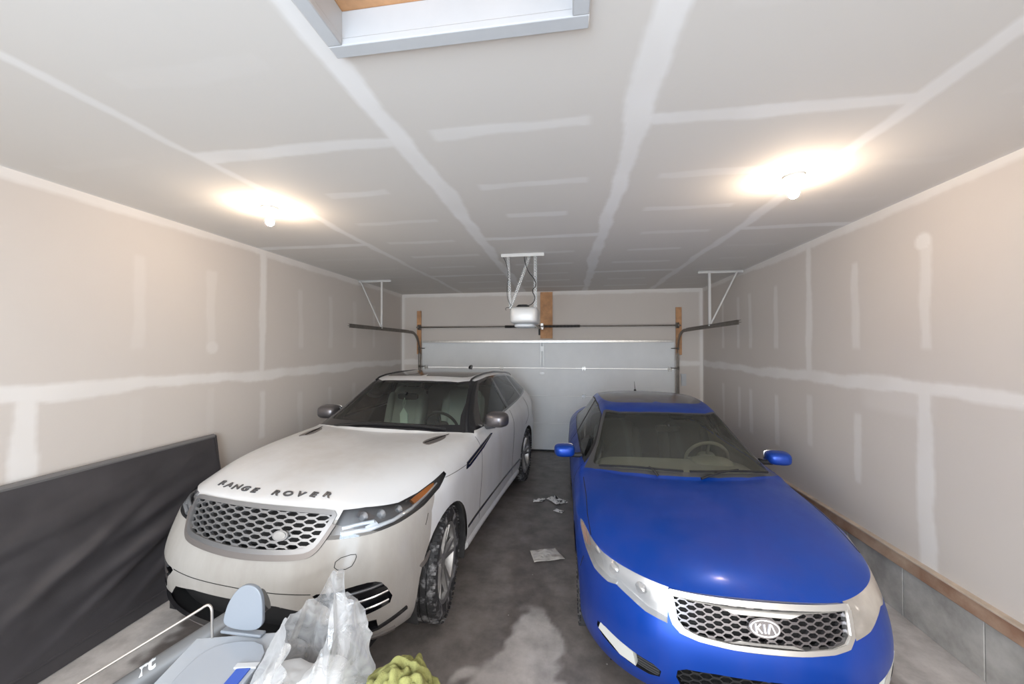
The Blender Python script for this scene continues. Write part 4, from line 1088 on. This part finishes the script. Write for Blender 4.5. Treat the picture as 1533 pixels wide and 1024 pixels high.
    # two wipers lying at the foot of the windscreen
    for x0, x1, xp in ((-.66,-.02,-.60), (.03,.66,.10)):
        def wy(x): return 1.175+.36*x*x*.8
        P = [S.hit(TP, x0+(x1-x0)*t, wy(x0+(x1-x0)*t)+.035, .022)[0] for t in (0,.2,.4,.6,.8,1)]
        wv = MB().tube(P, .010, 6).build('wiper', M['black'], root)
        q = S.hit(TP, xp+.45, wy(xp+.45)+.0, .035)[0]; p0 = S.hit(TP, xp if x0 > 0 else -.22, wy(xp)-.02 if x0 > 0 else 1.17, .012)[0]
        MB().tube([p0, (p0+P[3])/2+Vector((0,0,.02)), P[3]+Vector((0,0,.01))], .009, 8).build('wiper_arm', M['black'], wv)
    MB().tube([(.0,3.30,1.405),(.0,3.315,1.42)], .016, 12).tube([(0,3.305,1.42),(-.0,3.36,1.53)], [.005,.002], 8).build('antenna', M['black'], root)
    hoodline = [(.79,.56),(.80,.75),(.795,.95),(.80,1.27)]
    seg_gap(S, [(hoodline, TP, False, True), ([(.55,.635),(.565,.56)], SD, False, True),
        ([(1.42,.28),(1.46,.85),(1.50,.94)], SD, False, True), ([(2.62,.28),(2.64,.98)], SD, False, True), ([(3.66,1.0),(3.60,.80),(3.38,.68)], SD, False, True)], .005)
    for y in (.90, 3.55): wheel_well(root, y, .318, .36, .5, .855)
    for y in (.90, 3.55):
        for sd_ in (1, -1): make_wheel(root, .755*sd_, y, .316, .205, .205, sd_, 10, 'plain', 0)
    SE = M['seat_tan']
    for sd_ in (1, -1): seat(root, .36*sd_, 2.15, .50, SE)
    MB().sup((0, 3.02, .52), (1.2, .5, .2), .3).sup((0, 3.28, .82), (1.2, .16, .60), .3, Rx(-.35)).build('rear_seat', SE, root)
    MB().sup((0, 1.50, .84), (1.36, .56, .24), .35, Rx(.04)).build('dashboard', M['dash_grey'], root)
    MB().sup((.36, 1.66, .94), (.36, .22, .12), .6).build('instrument_hood', M['dash_grey'], root)
    MB().sup((0, 2.0, .52), (.2, .9, .22), .3).build('centre_console', M['dash_grey'], root)
    steering_wheel(root, (.36, 1.78, .955), .185, M['dash_grey'])
    MB().sup((0, 1.72, 1.24), (.22, .04, .065), .5).tube([(0,1.70,1.27),(0,1.68,1.275)], .012).build('rear_view_mirror', M['black'], root)
    MB().box((0,2.4,.30),(1.45,2.4,.05)).build('cabin_floor', M['lining_grey'], root)
    return root, S

def paint(name, col, rough, metal, coat, dirt=None, dthr=(.5,.7), dscale=2.0, zfade=None):
    """car paint with a film of dust"""
    m, nt, N, L, P = nmat(name)
    P.inputs['Metallic'].default_value = metal; P.inputs['Coat Weight'].default_value = coat; P.inputs['Coat Roughness'].default_value = .12
    tc = N.new('ShaderNodeTexCoord'); nz = N.new('ShaderNodeTexNoise'); nz.inputs['Scale'].default_value = dscale; nz.inputs['Detail'].default_value = 7; nz.inputs['Roughness'].default_value = .62
    mp = N.new('ShaderNodeMapping'); mp.inputs['Scale'].default_value = (1,1,.35); L.new(tc.outputs['Object'], mp.inputs[0]); L.new(mp.outputs[0], nz.inputs['Vector'])
    r = N.new('ShaderNodeValToRGB'); r.color_ramp.elements[0].position, r.color_ramp.elements[1].position = dthr
    L.new(nz.outputs['Fac'], r.inputs[0])
    mx = N.new('ShaderNodeMix'); mx.data_type = 'RGBA'; mx.inputs['A'].default_value = (*col, 1); mx.inputs['B'].default_value = (*(dirt or col), 1)
    L.new(r.outputs[0], mx.inputs['Factor']); L.new(mx.outputs['Result'], P.inputs['Base Color'])
    ro = N.new('ShaderNodeMapRange'); ro.inputs['To Min'].default_value = rough; ro.inputs['To Max'].default_value = min(1, rough+.35); L.new(r.outputs[0], ro.inputs[0]); L.new(ro.outputs[0], P.inputs['Roughness'])
    return m
M.update(
 white = paint('white_paint', (.68,.69,.70), .35, 0, .5, (.60,.585,.57), (.45,.75)),
 white_dirty = paint('white_paint_road_film', (.44,.425,.40), .4, 0, .35, (.34,.315,.285), (.30,.62), 2.0),
 blue = paint('blue_metallic_paint', (.001,.060,.42), .34, .5, .3, (.04,.07,.36), (.42,.8), 2),
 glass = glass_mat('window_glass', (.62,.70,.68)), glass_dark = glass_mat('privacy_glass', (.16,.17,.18), .10),
 glass_w = glass_mat('windscreen_glass', (.80,.92,.88), .15),
 glass_hazy = glass_mat('dusty_windscreen', (.86,.91,.85), .12, .03, .035, (.55,.58,.50)),
 lens = glass_mat('clear_lens', (.92,.94,.96), .08), lens_hazy = glass_mat('hazed_lens', (.9,.9,.9), .07, .1, .22, (.72,.72,.72)),
 lens_yellow = glass_mat('dusty_yellowed_lens', (.85,.82,.78), .08, .2, .55, (.62,.56,.50)),
 roof_dust = paint('dark_roof_paint_with_reflection', (.045,.05,.10), .3, .2, .6, (.16,.16,.165), (.35,.6), 2.5),  # grey mottling paints the grazing reflection of bright walls into the dark blue roof
 fog = mat('frosted_lens', (.62,.62,.58), .25, coat=.5),
 satin_l = mat('satin_mid_grey', (.22,.20,.19), .4, .4), satin_m = mat('satin_metal', (.17,.16,.165), .28, .7),
 chrome_soft = mat('brushed_chrome', (.66,.65,.63), .32, .85),
 lining_dark = mat('dark_headliner', (.09,.085,.08), .9), lining_grey = mat('grey_headliner', (.34,.35,.30), .9),
 seat_grey = mat('pale_leather', (.52,.56,.54), .5), seat_tan = mat('grey_fabric_seat', (.08,.08,.078), .9),
 dash_dark = mat('dark_dashboard', (.05,.045,.042), .6), dash_grey = mat('grey_dashboard', (.26,.26,.23), .7),
)
suv, S1 = build_suv()
sedan, S2 = build_sedan()
# ---------------------------------------------------------------- things on the floor and in the foreground
def grid_mb(nu, nv, fn):
    mb = MB(); mb.add([fn(i/nu, j/nv) for j in range(nv+1) for i in range(nu+1)], [(j*(nu+1)+i, j*(nu+1)+i+1, (j+1)*(nu+1)+i+1, (j+1)*(nu+1)+i) for j in range(nv) for i in range(nu)]); return mb
fb = lambda p, s=1: noise.fractal(Vector(p)*s, .9, 2.1, 4)
M['vinyl'] = mat('black_vinyl', (.055,.051,.055), .34, var=.15, vscale=3, bump=.15, bscale=150, dist=.001)
M['vinyl_edge'] = mat('grey_binding', (.16,.155,.155), .6)
# padded mattress base leaning on the left wall
bs = tag(empty('mattress', (-3.22, 1.7, 0)), 'large black vinyl covered mattress leaning on its side against the left wall', 'mattress')
y0, y1, Hm = -.15, 3.17, 1.155
def face(u, v, off=0):
    z = v*Hm; x = -3.115-(.185)*v+off; y = y0+(y1-y0)*u - .06*v*(u > .99)
    e = min(1, 8*min(v, 1-v)+.1)*min(1, 14*(1-u)+.1)
    w = .016*fb((y*1.1+z*1.2, z*2.4-y*.9, 2))*e
    for cy, cz, a, s, sl in ((2.45,.52,.022,.05,.35),(2.35,.40,.016,.04,.5),(2.5,.70,.014,.05,.3),(2.1,.62,.012,.05,.55),(1.9,.85,.008,.06,.2),(2.62,.32,.012,.035,.55)):
        d = (z-cz)-sl*(y-cy); w += 2.2*a*math.exp(-(d/s)**2)*math.exp(-((y-cy)/.33)**2)*e
    return (x+w+.22+.0-bs.location.x-.22, y-bs.location.y, z+.004)
mb = grid_mb(160, 70, face)
me_n = len(mb.v)
back = [(-3.165-.185*v-bs.location.x, y0+(y1-y0)*u-bs.location.y, v*Hm+.004) for v in [j/70 for j in range(71)] for u in [i/160 for i in range(161)]]
bi = lambda i, j: j*161+i
per = [bi(i, 0) for i in range(161)]+[bi(160, j) for j in range(1, 71)]+[bi(i, 70) for i in range(159, -1, -1)]+[bi(0, j) for j in range(69, 0, -1)]
mb.add([back[k] for k in per], [tuple(range(len(per)))])
n = len(per)
mb.f += [(per[k], per[(k+1) % n], me_n+(k+1) % n, me_n+k) for k in range(n)]
mb.build('cover', M['vinyl'], bs, angle=60)
E_ = [face(u/40, 1) for u in range(41)]; MB().tube([(p[0]-.015, p[1], p[2]) for p in E_], .022, 8).tube([(face(1, v/20)[0]-.012, face(1, v/20)[1], face(1, v/20)[2]) for v in range(21)], .012, 8).build('edge_binding', M['vinyl_edge'], bs)
MB().tube([face(u/40, .075) for u in range(41)], .008, 8).build('piping', M['vinyl'], bs)

# litter on the floor
M['paper'] = mat('dirty_paper', (.62,.58,.53), .8, col2=(.40,.36,.32), vscale=9, thr=(.5,.7))
M['printed'] = mat('printed_paper', (.75,.73,.70), .7, col2=(.03,.03,.03), vscale=22, thr=(.56,.60))
def litter(name, x, y, w_, d, rz, m, seed, h, label, cat):
    R = Rz(rz); r = random.Random(seed); sk = [r.uniform(-.25, .25) for _ in range(4)]
    def fn(u, v):
        a, b = u-.5, v-.5; p = R @ Vector((w_*(a*(1+sk[0]*v)+sk[2]*b), d*(b*(1+sk[1]*u)+sk[3]*a), 0))
        return (p.x, p.y, .006+h*max(0, .5+fb((u*3+seed, v*3, 0)))*(.3+min(1, 4*min(u,1-u,v,1-v))*.7))
    o = grid_mb(18, 18, fn).build(name, m, None, angle=25, loc=(x, y, 0)); s_ = o.modifiers.new('thickness', 'SOLIDIFY'); s_.thickness = .001
    return tag(o, label, cat)
litter('crumpled_paper', -.20, 3.63, .30, .20, .3, M['paper'], 3, .022, 'largest crumpled paper, dirty beige, on the floor between the cars', 'paper')
litter('crumpled_paper', -.36, 4.90, .15, .09, .2, M['printed'], 5, .022, 'small white paper scrap left of the printed wrapper on the floor', 'paper')
litter('wrapper', -.14, 4.93, .17, .22, .6, M['printed'], 8, .040, 'black and white printed wrapper lying beside the blue car', 'wrapper')
litter('paper_scrap', -.10, 4.62, .12, .07, -.4, M['printed'], 12, .012, 'grey scrap in front of the printed wrapper on the floor', 'scrap')

# paper charm hanging from the white car's mirror
M['charm'] = mat('pale_green_paper', (.85,.95,.85), .7)
ch = tag(empty('air_freshener', (-1.938, 1.93, 0), -.097, 1.018), 'pale tree shaped air freshener hanging in the white car windscreen', 'air freshener')
MB().tube([(-.02,1.95,1.42),(-.035,1.94,1.36),(-.02,1.93,1.31),(-.005,1.94,1.36),(-.02,1.95,1.42)], .003, 6).build('string', M['charm'], ch)
MB().prism([(-.02,1.32),(-.065,1.25),(-.06,1.15),(-.095,1.05),(.055,1.05),(.03,1.15),(.03,1.25)], 1.925, 1.94, lambda u, v, h: (u, h, v)).build('charm', M['charm'], ch, bevel=.004)

# storage tote below the frame that carries the clutter
tt = tag(empty('storage_tote', (-.92, .97, 0)), 'grey storage tote under the clutter in front of the white car', 'tote')
MB().add([(-.42,-.26,0),(.48,-.26,0),(.48,.24,0),(-.42,.24,0),(-.46,-.29,.74),(.52,-.29,.74),(.52,.27,.74),(-.46,.27,.74)], [(0,3,2,1),(0,1,5,4),(1,2,6,5),(2,3,7,6),(3,0,4,7)]).build('tub', M['satin_l'], tt, bevel=.01)
MB().box((.03,-.01,.765), (1.0,.58,.05)).build('lid', M['satin'], tt, bevel=.012)

M['foam'] = mat('white_foam_board', (.42,.455,.50), .6, var=.05, vscale=14); M['foam2'] = mat('pale_blue_plastic', (.23,.255,.29), .35)
M['foam3'] = mat('pale_panel', (.37,.405,.455), .4); M['bluemark'] = mat('blue_label', (.03,.10,.50), .4)
pa = tag(empty('foam_board', (-1.2, 1.1, .79)), 'pale blue grey flat board with a blue mark beside the plastic bag', 'board')
def pr_(poly, z0, z1, nm, m, par, bevel=.004):
    return MB().prism([(x-par.location.x, y-par.location.y) for x, y in poly], z0-par.location.z, z1-par.location.z, lambda u, v, h: (u, v, h)).build(nm, m, par, bevel=bevel)
pr_([(-1.44,1.29),(-1.13,1.37),(-1.06,1.02),(-1.28,.92),(-1.38,1.05)], .79, .858, 'lower_board', M['foam'], pa)
pr_(smooth_poly([(-1.34,1.27),(-1.10,1.31),(-1.06,1.02),(-1.23,.90),(-1.33,1.10)],2), .858, .872, 'upper_board', M['foam3'], pa, .003)
pr_([(-1.145,1.17),(-1.10,1.18),(-1.085,1.08),(-1.13,1.07)], .872, .876, 'printed_mark', M['bluemark'], pa, 0)
pr_([(-1.16,1.19),(-1.085,1.205),(-1.083,1.185),(-1.158,1.172)], .872, .878, 'edge_strip', M['trim'], pa, 0)
bl = tag(empty('rounded_paddle', (-1.268, 1.335, .860)), 'upright pale rounded paddle standing behind the flat board', 'paddle')
out = smooth_poly([(-.10,.018),(-.085,.09),(-.055,.150),(-.010,.196),(.045,.198),(.075,.168),(.082,.11),(.080,.018)], 3)
MB().prism(out, -.008, .008, lambda u, v, h: (u, h, v)).build('blade', M['foam2'], bl, bevel=.003)
MB().box((-.01, -.0, .006), (.18, .03, .012)).build('foot', M['foam2'], bl, bevel=.004)

gt = tag(empty('grey_pipe', (-1.5, 1.25, .79)), 'thick grey plastic pipe lying under the thin metal rod', 'pipe')
a, b = Vector((-2.813,.359,.048))-gt.location, Vector((-1.346,1.526,.866))-gt.location
mb = MB(); mb.tube([a, b], .0465, 28); d = (b-a).normalized(); mb.tube([b-d*.07, b-d*.02], .050, 28); mb.build('tube', M['pipe'] if 'pipe' in M else mat('grey_plastic_pipe', (.12,.122,.125), .45), gt)
up = Vector((0,0,1)); side = d.cross(up).normalized(); nrm_ = side.cross(d).normalized()
def tf(u, v, h):
    ang = v/.044*1.0-.35; r = .0468+h; c = a+(b-a)*.80+d*u
    return c + nrm_*math.cos(ang)*r + (-side)*math.sin(ang)*r
text_mb('rt', .075, tf, .001).build('lettering', M['trim'], gt, smooth=False)
P = [(-3.05,.64,.012),(-1.776,1.15,.765),(-1.43,1.288,.968),(-1.408,1.297,.984),(-1.394,1.30,.985),(-1.384,1.30,.970),(-1.383,1.30,.94),(-1.381,1.30,.86)]
M['rod'] = mat('brushed_rod', (.62,.58,.54), .3, .9)
tag(MB().tube(P[:1]+smooth_poly(P[1:], 2, False), .0048, 12).build('metal_rod', M['rod']), 'thin bent metal rod with a hooked end above the grey pipe', 'rod')

# plastic bag
def bag_mat():
    m, nt, N, L, P = nmat('thin_clear_plastic'); N.remove(P); out = N['Material Output']
    tr = N.new('ShaderNodeBsdfTransparent'); df = N.new('ShaderNodeBsdfDiffuse'); df.inputs[0].default_value = (.62,.63,.64,1)
    tl = N.new('ShaderNodeBsdfTranslucent'); tl.inputs[0].default_value = (.7,.71,.72,1); gl = N.new('ShaderNodeBsdfGlossy'); gl.inputs['Roughness'].default_value = .16
    lw = N.new('ShaderNodeLayerWeight'); lw.inputs[0].default_value = .45
    tc = N.new('ShaderNodeTexCoord'); nz = N.new('ShaderNodeTexNoise'); nz.inputs['Scale'].default_value = 14; nz.inputs['Detail'].default_value = 7; nz.inputs['Distortion'].default_value = 1.5
    L.new(tc.outputs['Object'], nz.inputs['Vector'])
    a = N.new('ShaderNodeMixShader'); a.inputs[0].default_value = .5; L.new(df.outputs[0], a.inputs[1]); L.new(tl.outputs[0], a.inputs[2])
    mr = N.new('ShaderNodeMapRange'); mr.inputs['From Min'].default_value = .3; mr.inputs['From Max'].default_value = .7; mr.inputs['To Min'].default_value = .12; mr.inputs['To Max'].default_value = .50
    L.new(nz.outputs['Fac'], mr.inputs[0])
    ad = N.new('ShaderNodeMath'); ad.operation = 'MULTIPLY_ADD'; ad.use_clamp = True; L.new(lw.outputs['Facing'], ad.inputs[0]); ad.inputs[1].default_value = .55; L.new(mr.outputs[0], ad.inputs[2])
    b = N.new('ShaderNodeMixShader'); L.new(ad.outputs[0], b.inputs[0]); L.new(tr.outputs[0], b.inputs[1]); L.new(a.outputs[0], b.inputs[2])
    c = N.new('ShaderNodeMixShader'); c.inputs[0].default_value = .10; L.new(b.outputs[0], c.inputs[1]); L.new(gl.outputs[0], c.inputs[2])
    bp = N.new('ShaderNodeBump'); bp.inputs['Strength'].default_value = .5; bp.inputs['Distance'].default_value = .01; L.new(nz.outputs['Fac'], bp.inputs['Height'])
    L.new(bp.outputs[0], gl.inputs['Normal']); L.new(bp.outputs[0], df.inputs['Normal'])
    L.new(c.outputs[0], out.inputs[0]); return m
bg = tag(empty('plastic_bag', (-.85, 1.10, .79)), 'crumpled translucent white plastic bag standing open beside the green towel', 'bag')
rim = [(0,.40),(.35,.33),(.8,.26),(1.2,.33),(1.55,.43),(1.8,.42),(2.2,.33),(2.8,.29),(3.14,.31),(3.6,.27),(4.2,.19),(4.8,.21),(5.3,.30),(5.8,.44),(6.05,.44),(6.2832,.40)]
def rz_(a):
    for (a0, z0), (a1, z1) in zip(rim, rim[1:]):
        if a <= a1: t = (a-a0)/(a1-a0); t = t*t*(3-2*t); return z0+(z1-z0)*t
    return rim[-1][1]
def bagp(u, v):
    a = (u % 1)*2*PI; zt = rz_(a); z = zt*v
    rx = .225*(1-.42*min(1, v)**1.3)+.03*math.sin(3*a); ry = .16*(1-.30*v)
    if v < .12: rx *= (v/.12)**.5*.25+.75; ry *= (v/.12)**.5*.25+.75
    cs, sn = math.cos(a), math.sin(a)
    f = 1 + (.05*v+.05)*abs(fb((cs*1.3, sn*1.3, v*.5+3))) + .02*math.sin(9*a+3*v)*v
    rid = -abs(noise.noise(Vector((cs*2.6+v*1.2, sn*2.6, v*2))))*.05*(.5+.5*v)
    x = cs*rx*f+cs*rid+.055*v; y = sn*ry*f+sn*rid+.03*v
    return (x, y, max(z + .006*fb((cs*2, sn*2, v*2))*v, .004))
mbb = MB(); nu, nv = 150, 50
mbb.add([bagp(i/nu, j/nv) for j in range(nv+1) for i in range(nu)], [(j*nu+i, j*nu+(i+1) % nu, (j+1)*nu+(i+1) % nu, (j+1)*nu+i) for j in range(nv) for i in range(nu)]+[tuple(range(nu))])
mbb.build('film', bag_mat(), bg, angle=28)
M['cont'] = mat('white_bag_contents', (.55,.55,.55), .6, var=.1); M['cont2'] = mat('brown_item', (.38,.20,.14), .6)
def lump(c, d, m, nm, s): 
    o = MB().sup(c, d, .8, nu=36, nv=24, warp=lambda p: Vector(p)*(1+.22*fb((p.x*8+s, p.y*8, p.z*8)))).build(nm, m, bg, angle=80); return o
lump((-.03,.0,.08), (.28,.20,.16), M['cont'], 'contents', 1); lump((.06,.03,.10), (.16,.15,.14), M['cont'], 'contents', 5); lump((-.04,-.04,.12), (.10,.06,.06), M['cont2'], 'contents', 9)

# towel
M['towel'] = mat('olive_terry_cloth', (.25,.25,.085), .95, var=.25, vscale=25, bump=.9, bscale=350, dist=.003)
tw = tag(empty('towel', (-.505, 1.125, .79)), 'crumpled yellow green towel heaped beside the plastic bag', 'towel')
def twp(u, v):
    a = u*2*PI; ph = v*PI/2; x = math.cos(a)*math.cos(ph); y = math.sin(a)*math.cos(ph); z = math.sin(ph)
    q = Vector((x*1.5, y*1.5, z*1.5+4)); s = noise.noise(q*1.1)
    s2 = noise.noise(q*2.3+Vector((5,0,0))); fold = math.cos(4.2*(x*.6+y*.3+z*.5+s*1.5)); fold2 = abs(math.sin(3.6*(y*.6-z*.7+x*.5+s2*.9)))**.6
    r = .92+.09*fold+.16*fold2+.22*s+.03*s2
    return (x*.135*r, y*.115*r, max(.003, z*.205*r))
mb = MB(); nu, nv = 120, 50
mb.add([twp(i/nu, j/nv) for j in range(nv+1) for i in range(nu)], [(j*nu+i, j*nu+(i+1) % nu, (j+1)*nu+(i+1) % nu, (j+1)*nu+i) for j in range(nv) for i in range(nu)]+[tuple(range(nu))])
mb.build('cloth', M['towel'], tw, angle=180)
